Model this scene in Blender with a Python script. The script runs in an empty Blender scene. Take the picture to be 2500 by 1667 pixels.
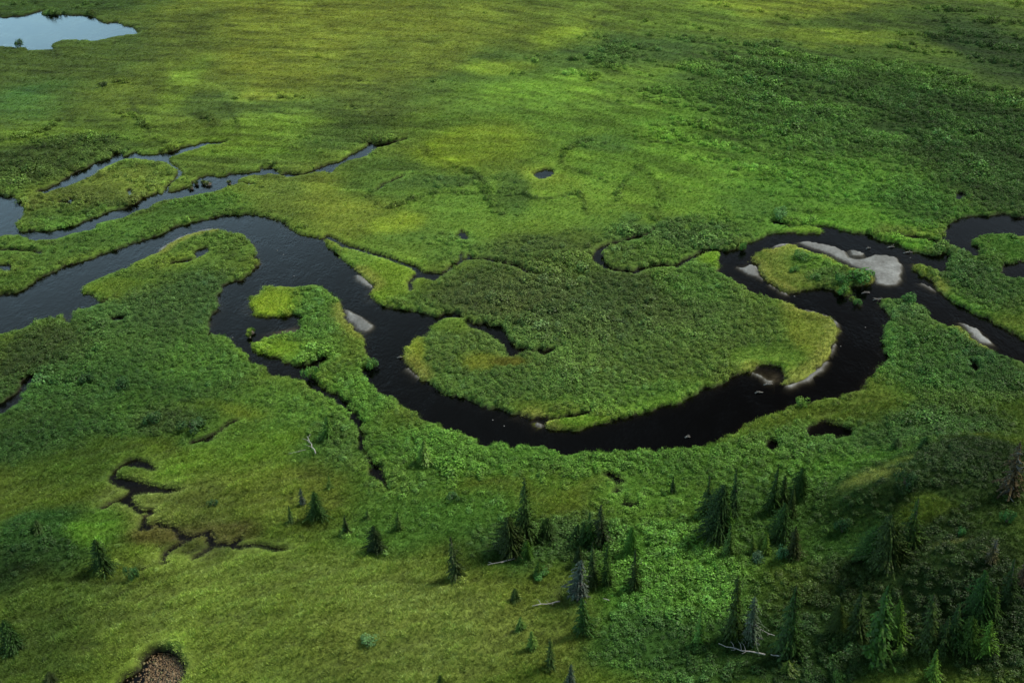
import bpy, math, random
import numpy as np
random.seed(7); RNG = np.random.default_rng(11)
sc = bpy.context.scene; COL = sc.collection
R = math.radians

# ------------------------------------------------------------------ camera
CAM_H = 80.0; PITCH = R(33); ROLL = R(-2)
def camera_axes():
    f = np.array((0, math.cos(PITCH), -math.sin(PITCH))); u = np.array((0, math.sin(PITCH), math.cos(PITCH))); r = np.array((1.0, 0, 0))
    c, s = math.cos(ROLL), math.sin(ROLL)
    return f, r * c + u * s, u * c - r * s
FWD, RIGHT, UP = camera_axes()
cam_data = bpy.data.cameras.new('camera'); cam = bpy.data.objects.new('camera', cam_data); COL.objects.link(cam)
cam_data.sensor_width = 36; cam_data.lens = 36 * 2430 / 2500; cam_data.clip_end = 30000; cam_data.clip_start = 0.5
from mathutils import Matrix, Vector
m = Matrix.Identity(4)
for i in range(3):
    m[i][0], m[i][1], m[i][2] = RIGHT[i], UP[i], -FWD[i]
m[2][3] = CAM_H
cam.matrix_world = m; sc.camera = cam

# ------------------------------------------------------------------ sky, sun, exposure
SUN_EL, SUN_AZ = R(50), R(66)          # azimuth clockwise from +Y
world = bpy.data.worlds.new('World'); sc.world = world; world.use_nodes = True
nt = world.node_tree; nt.nodes.clear()
sky = nt.nodes.new('ShaderNodeTexSky'); sky.sky_type = 'NISHITA'; sky.sun_disc = False
sky.sun_elevation = SUN_EL; sky.sun_rotation = SUN_AZ; sky.altitude = 200; sky.air_density = 1.0; sky.dust_density = 1.2; sky.ozone_density = 1.0
bg = nt.nodes.new('ShaderNodeBackground'); bg.inputs[1].default_value = 0.05
ow = nt.nodes.new('ShaderNodeOutputWorld')
# an overcast deck: the clear sky behind is greyed by cloud, shaped with a dark ring at mid-height to darken the water's reflection
tc = nt.nodes.new('ShaderNodeTexCoord'); sp_ = nt.nodes.new('ShaderNodeSeparateXYZ'); nt.links.new(tc.outputs['Generated'], sp_.inputs[0])
hsv = nt.nodes.new('ShaderNodeHueSaturation'); hsv.inputs['Saturation'].default_value = .58; nt.links.new(sky.outputs[0], hsv.inputs['Color'])
cl = nt.nodes.new('ShaderNodeTexNoise'); cl.inputs['Scale'].default_value = 2.3; cl.inputs['Detail'].default_value = 5; nt.links.new(tc.outputs['Generated'], cl.inputs['Vector'])
ra = nt.nodes.new('ShaderNodeValToRGB'); nt.links.new(sp_.outputs['Z'], ra.inputs[0]); e = ra.color_ramp.elements
e[0].position = .24; e[0].color = (.56, .71, .73, 1); e[1].position = .6; e[1].color = (.19, .168, .135, 1); q = e.new(.38); q.color = (.68, .76, .72, 1); q = e.new(.5); q.color = (.33, .32, .28, 1); q = e.new(1.0); q.color = (.6, .6, .6, 1)
lm = nt.nodes.new('ShaderNodeMapRange'); nt.links.new(sp_.outputs['X'], lm.inputs[0]); lm.inputs[1].default_value = .25; lm.inputs[2].default_value = -.5
lf = nt.nodes.new('ShaderNodeValToRGB'); nt.links.new(lm.outputs[0], lf.inputs[0]); lf.color_ramp.elements[0].color = (.15, .15, .15, 1); lf.color_ramp.elements[1].color = (.82, .94, .93, 1)   # deck made brighter and bluer to the west, to lift the water's reflection
mr = nt.nodes.new('ShaderNodeMapRange'); nt.links.new(cl.outputs['Fac'], mr.inputs[0]); mr.inputs[1].default_value = .3; mr.inputs[2].default_value = .7; mr.inputs[3].default_value = .8; mr.inputs[4].default_value = 1.2
m1 = nt.nodes.new('ShaderNodeVectorMath'); m1.operation = 'MULTIPLY'; nt.links.new(hsv.outputs[0], m1.inputs[0]); nt.links.new(ra.outputs[0], m1.inputs[1])
m2 = nt.nodes.new('ShaderNodeVectorMath'); m2.operation = 'SCALE'; nt.links.new(m1.outputs[0], m2.inputs[0]); nt.links.new(mr.outputs[0], m2.inputs['Scale'])
m4 = nt.nodes.new('ShaderNodeVectorMath'); m4.operation = 'MULTIPLY'; nt.links.new(m2.outputs[0], m4.inputs[0]); nt.links.new(lf.outputs[0], m4.inputs[1])
m3 = nt.nodes.new('ShaderNodeVectorMath'); m3.operation = 'SCALE'; nt.links.new(m4.outputs[0], m3.inputs[0]); m3.inputs['Scale'].default_value = 3.4
nt.links.new(m3.outputs[0], bg.inputs[0]); nt.links.new(bg.outputs[0], ow.inputs[0])
sun_d = bpy.data.lights.new('sun', 'SUN'); sun_d.energy = 1.5; sun_d.angle = R(12); sun_d.color = (1, .95, .86)
sun = bpy.data.objects.new('sun', sun_d); COL.objects.link(sun)
sdir = Vector((math.sin(SUN_AZ) * math.cos(SUN_EL), math.cos(SUN_AZ) * math.cos(SUN_EL), math.sin(SUN_EL)))
sun.rotation_euler = sdir.to_track_quat('Z', 'Y').to_euler()
vs = sc.view_settings; sc.display_settings.display_device = 'sRGB'
vs.view_transform = 'Standard'; vs.look = 'None'; vs.gamma = 1; vs.use_curve_mapping = False; vs.exposure = 2.25

# ------------------------------------------------------------------ plan of the place traced in image coordinates, projected to ground metres (x east, y away from the viewpoint)
PATHS = [([(-89.58,267.56),(-86.57,257.93),(-83.51,252.52),(-74.36,247.85),(-67.88,240.07),(-61.35,232.65),(-55.72,226.71),(-50.51,220.01),(-48.23,212.93)],1.6,1.35,0),([(-90.41,236.73),(-86.57,227.67),(-83.57,221.22),(-79.33,213.98)],1.0,0.6,0.4),([(-112.41,212.37),(-108.12,214.79),(-104.12,218.26),(-103.41,226.21)],1.4,0.65,0.5),([(-66.49,232.08),(-61.89,221.12),(-59.66,214.02),(-59.4,211.15)],1.0,0.7,0.3),([(-71.42,226.17),(-67.92,220.7),(-65.05,214.53)],2.5,0.7,0.3),([(-17.77,200.91),(-16.11,194.75),(-12.07,191.08),(-7.5,186.68),(-4.32,180.27),(-4.0,175.86),(-3.1,171.56),(-1.09,166.0)],1.5,0.62,0.5),([(18.75,201.97),(12.3,195.56),(10.93,189.04),(14.43,184.77),(16.17,183.06)],1.1,0.62,0.5),([(-22.79,170.41),(-19.69,172.22),(-15.73,175.76),(-11.54,176.49),(-5.5,175.27)],1.1,0.65,0.5),([(-23.67,170.49),(-26.55,175.58),(-25.69,179.12)],1.0,0.65,0.4),([(3.21,175.26),(4.61,172.31),(9.05,172.3),(12.47,174.49)],0.9,0.6,0.4),([(20.47,171.01),(22.35,177.27),(27.11,186.01)],1.2,0.7,0.4),([(26.28,161.88),(29.51,172.36),(28.24,180.5),(26.8,186.04)],1.4,0.7,0.4),([(-43.8,73.92),(-42.99,75.08),(-42.25,75.93),(-41.0,77.46),(-39.18,78.29)],0.5,0.5,0.4),([(-39.77,80.44),(-41.97,79.59),(-43.87,78.98)],0.5,0.6,0.3),([(-56.75,77.51),(-54.52,78.78),(-51.79,78.89)],0.8,0.6,0.3),([(14.38,164.98),(14.56,168.97),(13.67,174.62)],0.8,0.6,0.4),([(69.76,200.77),(68.09,193.87),(67.2,186.46)],0.9,1.25,0),([(33.03,208.0),(43.33,207.95),(52.75,189.38),(63.2,181.29)],1.4,0.75,0.6),([(-57.84,108.99),(-60.86,112.77),(-65.29,114.14)],1.2,0.75,0.9),([(0.08,72.04),(-2.23,70.87),(-3.84,67.89)],0.6,0.75,0.2)]
HILLS = [(43.3,83.3,7,6,3.6),(53.5,88.7,9,7,3.9),(38.0,83.6,4,3.5,1.5),(43.9,70.9,7,5,3.3),(54.5,78.3,12,12,3.75),(31.1,74.8,8,4,1.35),(47.7,66.6,14,9,2.7),(-55.9,84.2,7.5,5.0,1.95),(-56.8,80.1,8,6,1.35),(-29.5,70.0,18,7,1.2),(-13.5,70.3,14,6,0.9),(-36.3,65.4,6,5.5,-0.34),(-46.8,92.8,5,5,-0.2),(-37.0,84.2,8,4,-0.2)]
RIVER = [(-88.95,139.99),(-86.32,141.55),(-83.91,143.16),(-82.42,143.32),(-81.36,144.53),(-80.05,146.53),(-79.16,148.34),(-77.7,150.14),(-76.15,152.54),(-74.15,153.81),(-72.23,155.39),(-70.47,157.6),(-68.24,159.35),(-66.04,161.37),(-64.7,162.63),(-62.83,164.05),(-61.51,165.54),(-60.68,166.76),(-58.65,167.91),(-55.79,169.33),(-52.52,170.4),(-49.94,170.74),(-47.48,170.2),(-44.97,169.33),(-43.68,168.7),(-42.91,167.65),(-40.86,165.86),(-39.31,163.5),(-37.9,161.82),(-34.81,160.03),(-32.74,159.26),(-31.89,157.09),(-30.73,154.64),(-29.06,152.2),(-28.0,150.15),(-26.69,148.11),(-25.44,146.39),(-23.9,144.15),(-22.44,141.44),(-22.19,140.15),(-22.09,137.89),(-21.07,136.35),(-19.7,134.9),(-18.18,134.46),(-16.68,134.12),(-14.92,133.63),(-13.4,132.72),(-11.64,131.44),(-10.46,132.29),(-9.0,132.57),(-7.76,131.64),(-7.01,130.44),(-6.53,130.54),(-5.79,129.44),(-4.46,128.45),(-4.11,129.1),(-3.15,127.92),(-1.48,128.03),(-1.38,126.69),(-0.58,124.89),(0.08,122.92),(0.29,121.65),(1.67,121.77),(3.48,121.03),(5.09,121.34),(7.15,121.34),(5.73,120.47),(4.56,119.73),(3.45,120.41),(2.09,120.7),(1.18,120.64),(0.02,119.81),(-0.43,120.04),(-1.08,122.36),(-1.76,124.1),(-2.69,125.02),(-3.62,126.84),(-5.05,127.37),(-6.49,128.58),(-7.47,129.78),(-8.46,130.67),(-9.67,130.61),(-11.32,129.81),(-12.23,128.74),(-12.64,127.42),(-13.03,125.91),(-13.96,125.75),(-14.81,124.3),(-15.66,123.08),(-16.01,121.64),(-15.89,119.99),(-15.58,118.76),(-14.82,117.52),(-13.83,116.08),(-12.86,114.67),(-11.7,113.46),(-10.55,112.27),(-9.64,111.22),(-8.32,110.48),(-7.03,110.04),(-5.52,109.23),(-4.02,108.08),(-2.33,107.1),(-0.87,106.39),(0.79,105.7),(2.65,105.25),(4.3,104.99),(6.38,105.04),(8.49,105.5),(10.63,106.14),(12.11,106.4),(10.58,105.59),(8.44,104.85),(6.34,104.53),(4.89,104.38),(3.83,103.83),(3.02,104.21),(2.39,103.91),(2.76,102.72),(4.16,102.15),(6.2,102.26),(8.24,102.24),(10.33,102.79),(12.04,103.53),(14.2,104.42),(16.78,105.23),(18.97,106.04),(21.83,106.92),(23.33,108.25),(25.4,109.21),(27.61,110.73),(29.75,111.72),(31.13,113.14),(32.35,113.76),(33.22,113.71),(33.66,114.72),(35.14,115.41),(36.84,115.11),(37.57,114.48),(37.06,112.4),(37.09,111.65),(36.65,110.74),(37.27,109.78),(38.77,110.61),(40.02,111.28),(41.44,112.52),(42.87,113.77),(44.55,115.82),(45.89,118.14),(47.16,120.54),(48.35,123.44),(48.88,126.05),(48.34,127.43),(47.2,128.42),(45.56,129.45),(44.09,130.25),(43.68,131.45),(42.06,132.75),(39.93,134.11),(38.75,135.41),(37.9,137.21),(36.68,138.56),(36.0,140.15),(34.95,141.27),(34.37,142.89),(34.83,145.28),(35.84,149.1),(36.6,149.61),(38.24,149.77),(39.01,150.29),(39.93,150.22),(41.09,151.87),(43.34,153.46),(45.36,155.1),(47.58,155.23),(49.19,155.11),(51.29,154.77),(54.37,155.01),(55.42,155.84),(55.08,156.6),(53.05,157.25),(50.81,157.12),(49.01,157.69),(47.65,158.92),(47.32,159.89),(48.31,159.37),(49.76,158.44),(52.4,157.92),(55.12,157.71),(57.7,157.07),(57.98,156.13),(59.3,155.05),(60.96,154.2),(62.76,153.88),(63.14,152.54),(64.17,151.58),(65.88,150.28),(66.54,149.08),(67.85,147.56),(69.2,146.9),(70.64,145.84),(72.04,145.4),(72.5,146.93),(72.49,150.07),(70.82,151.36),(68.51,152.43),(66.96,153.44),(69.77,152.92),(72.65,151.23),(73.06,149.45),(72.67,146.36),(72.4,143.62),(71.64,140.99),(70.6,138.98),(69.36,140.37),(68.25,141.5),(67.08,142.5),(66.29,142.45),(65.98,140.88),(66.48,138.75),(66.97,136.68),(67.02,134.18),(68.02,131.69),(68.76,129.28),(70.18,126.88),(71.55,124.55),(72.89,122.27),(74.06,119.65),(75.73,116.05),(77.87,111.42),(74.87,105.38),(72.81,109.85),(71.23,113.37),(70.42,114.6),(69.07,116.07),(68.3,117.94),(67.54,118.82),(66.77,121.39),(66.63,123.33),(64.91,123.67),(64.12,125.26),(63.22,125.99),(63.02,127.36),(63.52,128.7),(62.92,129.67),(61.77,131.17),(61.3,131.91),(59.72,131.54),(58.53,132.34),(57.42,131.94),(56.81,130.09),(57.14,128.21),(56.93,126.86),(55.73,124.71),(54.71,123.03),(53.72,119.7),(54.07,119.06),(52.94,117.69),(53.07,116.08),(51.69,114.58),(50.21,112.74),(48.55,110.95),(47.65,108.79),(46.65,108.31),(44.93,108.23),(43.84,108.11),(43.42,107.06),(42.03,106.97),(39.98,106.38),(38.76,105.75),(37.16,106.02),(35.92,105.22),(34.16,103.95),(32.3,103.04),(30.43,101.98),(28.11,100.63),(26.53,99.75),(25.63,98.21),(23.86,97.21),(23.33,97.55),(21.64,98.11),(19.6,97.76),(17.57,97.4),(15.81,97.6),(13.8,97.4),(11.46,97.68),(9.84,97.21),(8.27,97.39),(6.86,96.94),(5.91,97.43),(4.55,97.91),(3.0,98.77),(1.62,99.17),(0.23,99.56),(-0.39,98.8),(-0.97,99.78),(-2.38,99.86),(-3.58,99.61),(-4.58,99.51),(-5.0,100.87),(-5.41,101.38),(-6.84,101.78),(-7.47,102.64),(-8.71,102.87),(-9.99,104.11),(-11.25,104.52),(-12.32,105.26),(-12.39,106.46),(-13.72,107.58),(-15.06,108.54),(-16.21,109.68),(-17.38,110.84),(-18.56,112.01),(-18.89,113.14),(-19.82,113.76),(-20.62,115.14),(-21.23,116.73),(-21.45,117.73),(-19.89,119.02),(-19.97,119.84),(-20.74,120.7),(-21.49,122.4),(-21.94,124.54),(-22.6,126.31),(-23.68,128.59),(-24.81,130.02),(-25.82,132.38),(-26.54,135.27),(-27.16,137.25),(-28.37,138.82),(-29.21,140.39),(-30.82,141.77),(-32.25,142.75),(-33.29,142.82),(-34.49,142.29),(-36.05,142.4),(-37.87,142.52),(-39.51,143.05),(-40.48,142.71),(-41.01,141.46),(-41.01,140.19),(-42.1,139.27),(-41.54,137.75),(-41.44,136.04),(-40.35,134.29),(-38.72,133.48),(-36.18,132.98),(-34.54,133.43),(-32.52,133.06),(-32.09,131.87),(-32.85,130.55),(-32.55,128.72),(-34.21,128.61),(-35.74,127.82),(-37.45,126.83),(-38.71,126.05),(-39.58,125.67),(-38.84,124.34),(-37.6,122.79),(-36.15,122.41),(-34.22,121.96),(-33.01,120.24),(-31.49,119.34),(-29.95,119.65),(-28.47,120.37),(-27.2,121.1),(-26.43,120.44),(-27.43,119.49),(-27.89,117.92),(-28.23,117.16),(-28.89,118.58),(-29.7,118.04),(-29.74,116.86),(-28.67,115.63),(-27.1,114.01),(-25.84,112.81),(-24.34,111.43),(-22.84,109.71),(-21.52,107.51),(-20.36,105.55),(-19.89,103.67),(-19.77,101.37),(-19.53,99.19),(-19.33,99.69),(-18.46,98.08),(-17.52,96.49),(-16.56,94.65),(-15.83,92.85),(-15.35,91.68),(-16.61,93.04),(-17.72,94.56),(-18.76,97.17),(-19.93,99.72),(-20.14,101.65),(-20.33,103.03),(-20.89,104.73),(-21.86,106.84),(-23.09,108.3),(-24.37,109.98),(-25.38,111.13),(-26.4,112.11),(-27.91,113.5),(-28.6,113.73),(-29.47,115.11),(-30.52,116.13),(-31.61,116.0),(-32.0,117.0),(-32.73,116.07),(-33.55,116.9),(-35.35,117.01),(-35.81,119.41),(-36.77,119.67),(-38.31,120.57),(-38.88,122.25),(-39.93,123.99),(-41.06,124.91),(-41.58,126.23),(-43.31,127.65),(-45.25,128.88),(-46.12,128.49),(-46.71,131.0),(-46.99,134.27),(-46.79,137.13),(-47.21,140.62),(-47.19,143.96),(-45.58,144.89),(-44.31,145.07),(-44.06,146.38),(-43.65,148.24),(-42.53,150.65),(-43.35,152.12),(-43.95,152.45),(-44.18,155.64),(-44.79,158.06),(-46.71,160.64),(-48.24,162.61),(-51.05,163.78),(-52.99,164.75),(-55.23,164.54),(-57.53,163.46),(-59.53,161.31),(-60.79,158.67),(-61.81,156.37),(-63.37,154.16),(-64.71,152.27),(-65.84,150.67),(-67.68,148.88),(-69.57,146.59),(-70.63,145.08),(-70.97,143.81),(-70.08,142.72),(-68.24,141.82),(-67.72,141.03),(-68.42,140.08),(-67.2,140.24),(-66.24,140.43),(-65.2,140.36),(-65.31,139.12),(-66.36,138.46),(-68.16,137.85),(-68.89,138.14),(-69.53,138.18),(-69.18,135.75),(-69.09,133.4),(-69.85,133.45),(-71.01,136.35),(-71.65,136.39),(-71.88,134.98),(-73.24,135.31),(-74.49,134.69),(-75.36,133.12),(-76.4,132.04),(-77.43,130.97),(-78.73,130.61),(-81.02,129.2),(-83.43,127.61)]
ISLE = [(40.45,146.52),(41.6,148.11),(44.0,149.34),(46.44,150.59),(48.57,150.55),(50.34,149.15),(51.52,147.65),(53.28,146.4),(54.97,143.27),(56.75,141.54),(58.18,140.39),(58.43,138.81),(58.07,137.31),(56.16,136.43),(54.55,136.05),(53.62,134.63),(53.18,133.19),(54.01,131.93),(53.75,130.3),(53.25,131.04),(52.56,132.75),(51.64,133.78),(50.86,135.31),(49.36,136.16),(47.83,136.02),(46.55,135.86),(45.07,134.97),(43.8,134.82),(42.82,135.87),(41.83,137.95),(41.06,140.05),(40.78,142.16),(41.37,144.8),(40.41,145.15)]
LAKE = [(-172.63,322.21),(-157.28,320.96),(-154.39,321.13),(-150.76,321.94),(-148.91,323.54),(-147.5,326.34),(-146.14,328.05),(-144.71,322.26),(-141.12,321.24),(-138.36,321.8),(-134.91,320.44),(-131.3,319.97),(-128.09,319.19),(-125.43,315.6),(-122.7,311.72),(-120.22,310.01),(-116.41,310.04),(-113.81,306.28),(-110.43,304.49),(-108.8,300.62),(-106.25,296.7),(-108.14,295.32),(-111.44,294.13),(-114.08,292.39),(-116.95,290.08),(-120.64,291.61),(-125.5,292.51),(-127.82,291.38),(-129.3,288.01),(-127.43,284.76),(-126.92,282.77),(-130.5,282.89),(-133.63,282.96),(-136.37,286.57),(-138.25,286.79),(-140.73,287.38),(-143.56,287.72),(-157.65,289.07)]
SLOUGH = [(-105.44,184.0),(-100.59,183.6),(-98.51,183.05),(-96.92,182.19),(-96.48,180.7),(-95.07,179.86),(-93.58,177.25),(-92.64,173.72),(-92.18,170.32),(-91.52,168.3),(-90.11,166.58),(-88.15,166.75),(-86.16,166.09),(-84.1,166.76),(-81.48,167.52),(-79.98,169.03),(-78.56,170.91),(-76.71,172.44),(-75.24,174.38),(-73.12,175.25),(-71.51,177.93),(-70.91,180.04),(-69.86,180.68),(-69.02,182.08),(-67.13,180.82),(-65.11,182.49),(-63.7,184.25),(-62.23,183.37),(-62.68,186.44),(-62.11,187.94),(-61.19,189.43),(-58.82,188.83),(-56.96,189.07),(-56.25,190.19),(-54.3,190.02),(-52.42,190.26),(-50.38,191.28),(-50.29,192.48),(-48.39,192.72),(-47.51,191.43),(-45.85,189.29),(-43.84,188.72),(-41.32,188.9),(-39.57,189.93),(-37.64,192.18),(-36.75,192.92),(-34.34,194.35),(-33.0,196.75),(-32.25,198.81),(-30.48,200.82),(-29.65,202.5),(-29.2,204.69),(-28.34,202.82),(-25.75,204.1),(-23.46,205.06),(-21.78,205.36),(-23.69,203.73),(-25.92,202.16),(-27.87,201.45),(-28.86,198.07),(-30.58,195.69),(-33.13,195.08),(-34.46,192.72),(-35.61,189.19),(-36.31,189.65),(-38.59,189.85),(-41.2,188.1),(-43.96,187.55),(-45.38,188.46),(-47.47,189.43),(-51.29,189.36),(-52.99,188.33),(-54.5,186.52),(-54.09,184.57),(-55.97,183.22),(-56.89,181.81),(-58.92,181.24),(-61.7,180.0),(-65.06,178.83),(-67.78,177.63),(-69.01,174.57),(-70.85,173.68),(-72.23,171.41),(-74.52,170.26),(-76.86,168.46),(-76.2,166.47),(-77.27,166.23),(-79.3,165.43),(-80.97,163.67),(-83.54,162.93),(-85.93,162.49),(-87.43,164.16),(-89.42,165.58),(-91.36,165.41),(-92.88,164.89),(-96.63,163.62)]
UPPER = [(-61.1,207.65),(-63.24,208.03),(-66.01,208.11),(-67.66,206.45),(-69.52,205.72),(-71.02,203.63),(-72.73,202.47),(-75.24,201.83),(-77.99,202.08),(-79.99,203.13),(-81.38,201.09),(-82.38,201.61),(-83.08,203.85),(-83.98,203.49),(-83.48,200.85),(-84.6,199.67),(-86.43,198.14),(-87.26,195.72),(-89.08,193.44),(-89.92,190.33),(-91.06,187.32),(-91.96,185.49),(-93.28,184.85),(-91.7,183.97),(-90.66,185.38),(-88.63,186.73),(-86.86,188.89),(-85.52,191.53),(-84.82,194.28),(-83.63,196.64),(-82.28,198.61),(-80.77,200.18),(-78.84,200.43),(-75.98,199.75),(-73.56,198.26),(-71.53,198.08),(-72.0,199.82),(-70.42,201.4),(-68.82,203.0),(-67.2,204.61),(-64.98,206.65),(-62.35,207.13)]
RPOND = [(75.48,153.68),(77.18,155.98),(79.23,157.69),(80.91,159.13),(83.73,159.86),(85.49,159.4),(87.51,160.2),(89.0,160.4),(89.95,158.73),(91.34,157.99),(95.87,158.89),(99.9,158.57),(95.45,149.49),(91.59,149.78),(88.15,150.92),(86.93,151.9),(84.83,152.66),(81.96,152.28),(79.81,150.97),(78.34,149.34),(78.91,148.15),(78.52,145.92),(78.11,144.29),(76.7,144.67),(77.0,146.03),(75.76,147.53),(74.61,149.33),(74.59,151.37)]
RPOND2 = [(80.29,141.53),(82.82,142.05),(84.23,142.21),(88.02,142.2),(91.87,142.19),(88.66,135.65),(85.29,136.39),(81.83,136.89),(80.24,137.36),(79.2,137.85),(79.14,138.88)]
PONDS = [('pond',[(82.61,167.01),(84.66,169.26),(85.23,168.86),(83.88,166.57),(82.25,165.01)]),('pond',[(-55.08,156.45),(-54.75,157.91),(-53.67,158.01),(-52.49,156.55),(-52.42,155.08),(-53.52,154.01),(-54.21,153.49),(-55.16,151.85),(-57.28,151.72),(-59.06,151.85),(-58.06,152.63),(-56.08,153.34),(-54.42,153.79)]),('slough',[(-74.61,110.23),(-71.43,112.93),(-70.7,114.36),(-70.19,115.84),(-70.21,118.15),(-69.92,119.71),(-69.06,119.26),(-68.22,116.48),(-68.83,114.62),(-68.75,112.77),(-69.49,111.36),(-70.29,110.15),(-73.05,106.67)]),('pool',[(37.63,100.75),(38.85,101.5),(39.83,102.11),(40.78,101.89),(41.79,101.17),(42.74,100.29),(43.73,99.91),(43.14,98.98),(41.68,98.74),(40.36,98.34),(40.09,99.47),(38.97,99.05),(37.71,98.8),(37.19,99.47)]),('pool',[(31.51,97.88),(32.48,98.62),(33.05,98.11),(32.85,96.87),(32.0,96.61),(31.43,97.1)]),('pool',[(63.88,114.22),(64.58,113.78),(64.6,112.24),(63.87,111.52),(63.63,113.07)]),('pool',[(10.7,92.9),(11.44,93.6),(11.94,92.84),(12.64,92.22),(12.75,91.49),(12.14,91.1),(11.85,91.97),(11.16,92.73)]),('pool',[(11.64,89.99),(12.08,90.53),(12.39,89.96),(11.77,89.43)]),('pool',[(12.47,88.15),(13.23,87.57),(14.15,87.52),(14.29,87.17),(13.0,87.18),(12.5,87.61)]),('pool',[(5.35,184.46),(6.36,186.33),(8.28,186.95),(9.48,185.66),(9.06,183.75),(7.75,182.34),(6.2,182.47)]),('pool',[(-9.11,158.78),(-8.46,160.58),(-7.3,158.95),(-7.26,156.82),(-8.37,157.2)]),('pool',[(-16.51,142.58),(-16.1,144.12),(-14.91,145.9),(-13.59,145.81),(-12.01,145.43),(-10.7,145.33),(-11.43,144.05),(-12.41,142.81),(-13.47,143.41),(-14.54,144.01),(-15.56,143.82),(-16.24,142.3)]),('oxbow',[(18.68,154.15),(17.27,153.67),(15.51,152.34),(14.51,150.12),(14.07,148.18),(14.95,146.19),(15.86,144.76),(17.61,144.1),(20.07,143.02),(19.13,143.83),(17.66,144.63),(16.45,145.53),(15.94,147.76),(15.97,150.01),(16.85,152.24)]),('oxbow',[(21.11,155.16),(22.5,156.43),(24.16,156.43),(23.51,155.69),(22.04,154.91)]),('oxbow',[(-45.34,96.93),(-46.54,98.37),(-47.73,99.05),(-48.95,99.11),(-49.62,98.69),(-50.44,97.51),(-50.61,96.31),(-50.51,95.12),(-50.31,95.85),(-50.15,96.89),(-49.6,97.98),(-48.35,97.79),(-47.07,97.48),(-45.98,97.12)]),('oxbow',[(-50.66,96.01),(-49.46,95.62),(-47.99,95.28),(-46.43,94.61),(-44.64,93.79),(-42.96,93.27),(-40.94,92.88),(-42.57,92.53),(-44.3,92.57),(-45.85,92.65),(-46.67,92.18),(-46.89,91.35),(-46.05,90.75),(-45.42,89.89),(-44.94,88.91),(-45.28,88.79),(-45.99,89.92),(-46.69,90.37),(-47.54,90.69),(-48.34,91.42),(-47.68,92.37),(-47.31,93.35),(-48.32,93.84),(-49.44,94.33),(-50.47,95.12)]),('pool',[(-44.2,86.09),(-44.38,87.94),(-44.0,87.92),(-43.5,86.84),(-43.05,86.56),(-43.09,86.04)]),('pool',[(-40.79,102.54),(-39.99,103.47),(-39.23,103.76),(-39.54,102.47),(-40.28,102.12)]),('pool',[(-63.07,134.49),(-61.76,135.02),(-60.42,134.69),(-60.88,133.78),(-61.81,133.61)]),('marsh_pool',[(-90.55,153.98),(-88.26,153.7),(-87.02,153.33),(-85.73,152.28),(-85.64,151.27),(-87.73,152.42),(-90.01,152.7)]),('lily_pond',[(-39.57,64.45),(-39.42,64.96),(-38.71,65.68),(-38.25,66.23),(-38.22,67.19),(-37.67,68.05),(-36.66,68.4),(-35.66,68.26),(-34.65,67.43),(-33.97,66.62),(-33.46,65.84),(-33.53,64.9),(-33.65,64.2),(-34.12,63.09),(-36.28,62.63),(-38.75,63.28)])]
CREEKS = [([(-32.74,159.26),(-32.02,160.13)],0.5),([(-32.28,160.15),(-30.35,158.17),(-28.41,155.93),(-26.1,154.87),(-24.32,153.58),(-22.3,152.27),(-20.3,150.99),(-18.58,149.46),(-16.34,147.91),(-14.91,145.9)],0.75),([(-10.7,145.33),(-9.71,147.16),(-8.18,148.98),(-7.4,149.76),(-5.53,149.9),(-3.93,149.78),(-2.6,148.85),(-0.75,147.88),(1.08,146.92),(2.35,145.47),(3.86,144.02),(5.41,143.91)],0.55),([(-8.18,148.98),(-8.25,151.81)],0.45),([(-6.86,149.72),(-6.89,151.42)],0.4),([(-16.38,142.57),(-16.05,139.47)],0.35),([(17.62,144.26),(20.61,143.19),(22.08,144.58),(24.22,145.08),(25.82,145.28),(27.6,144.99),(29.44,146.66),(31.56,148.01)],0.75),([(27.86,144.87),(30.6,147.24),(32.82,149.32),(34.16,150.08),(36.21,149.64)],0.75),([(34.16,150.08),(33.65,152.43)],0.35),([(18.65,153.86),(21.25,155.15)],0.5),([(24.12,156.13),(26.09,158.42)],0.3),([(-45.07,89.05),(-44.59,89.3),(-43.58,89.39),(-43.48,88.7),(-44.28,87.94)],0.4),([(-43.16,86.3),(-42.37,87.05),(-41.1,86.46),(-40.11,86.15),(-39.6,85.61),(-39.03,84.81),(-37.55,84.68),(-36.56,85.07),(-35.92,85.42),(-35.34,84.12),(-35.01,83.1),(-33.84,83.49),(-33.02,83.0),(-31.51,82.63),(-30.18,83.06),(-28.64,82.49),(-27.5,82.06),(-26.27,82.18)],0.42),([(-39.16,85.33),(-38.63,84.66)],0.6),([(-35.49,84.38),(-35.07,83.35)],0.6),([(-33.74,83.03),(-32.71,83.23),(-32.15,83.96)],0.4),([(-37.68,84.49),(-38.99,83.29),(-39.86,82.54),(-40.07,81.37),(-39.78,80.64)],0.24),([(-35.01,83.1),(-35.79,81.9),(-36.68,81.21)],0.28),([(-42.11,102.12),(-40.64,102.79),(-39.61,103.62),(-38.62,104.73),(-38.08,106.05),(-37.31,106.34)],0.3),([(-71.53,198.08),(-70.05,196.28),(-67.6,193.19),(-66.63,190.69),(-66.97,188.36),(-67.74,185.35),(-67.24,181.19)],0.5),([(-25.32,179.9),(-23.85,182.38),(-21.85,184.49),(-20.7,185.94)],0.5),([(-89.28,178.32),(-87.17,179.21),(-84.89,177.96),(-85.62,180.89)],0.5),([(-75.09,183.7),(-73.92,181.38)],0.5),([(-54.25,185.34),(-52.42,185.57),(-50.95,184.53)],0.5),([(-90.48,159.1),(-88.26,159.11),(-84.74,158.67),(-82.39,157.6)],0.5),([(-48.34,91.42),(-49.07,90.76),(-49.71,89.83)],0.22)]
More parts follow.
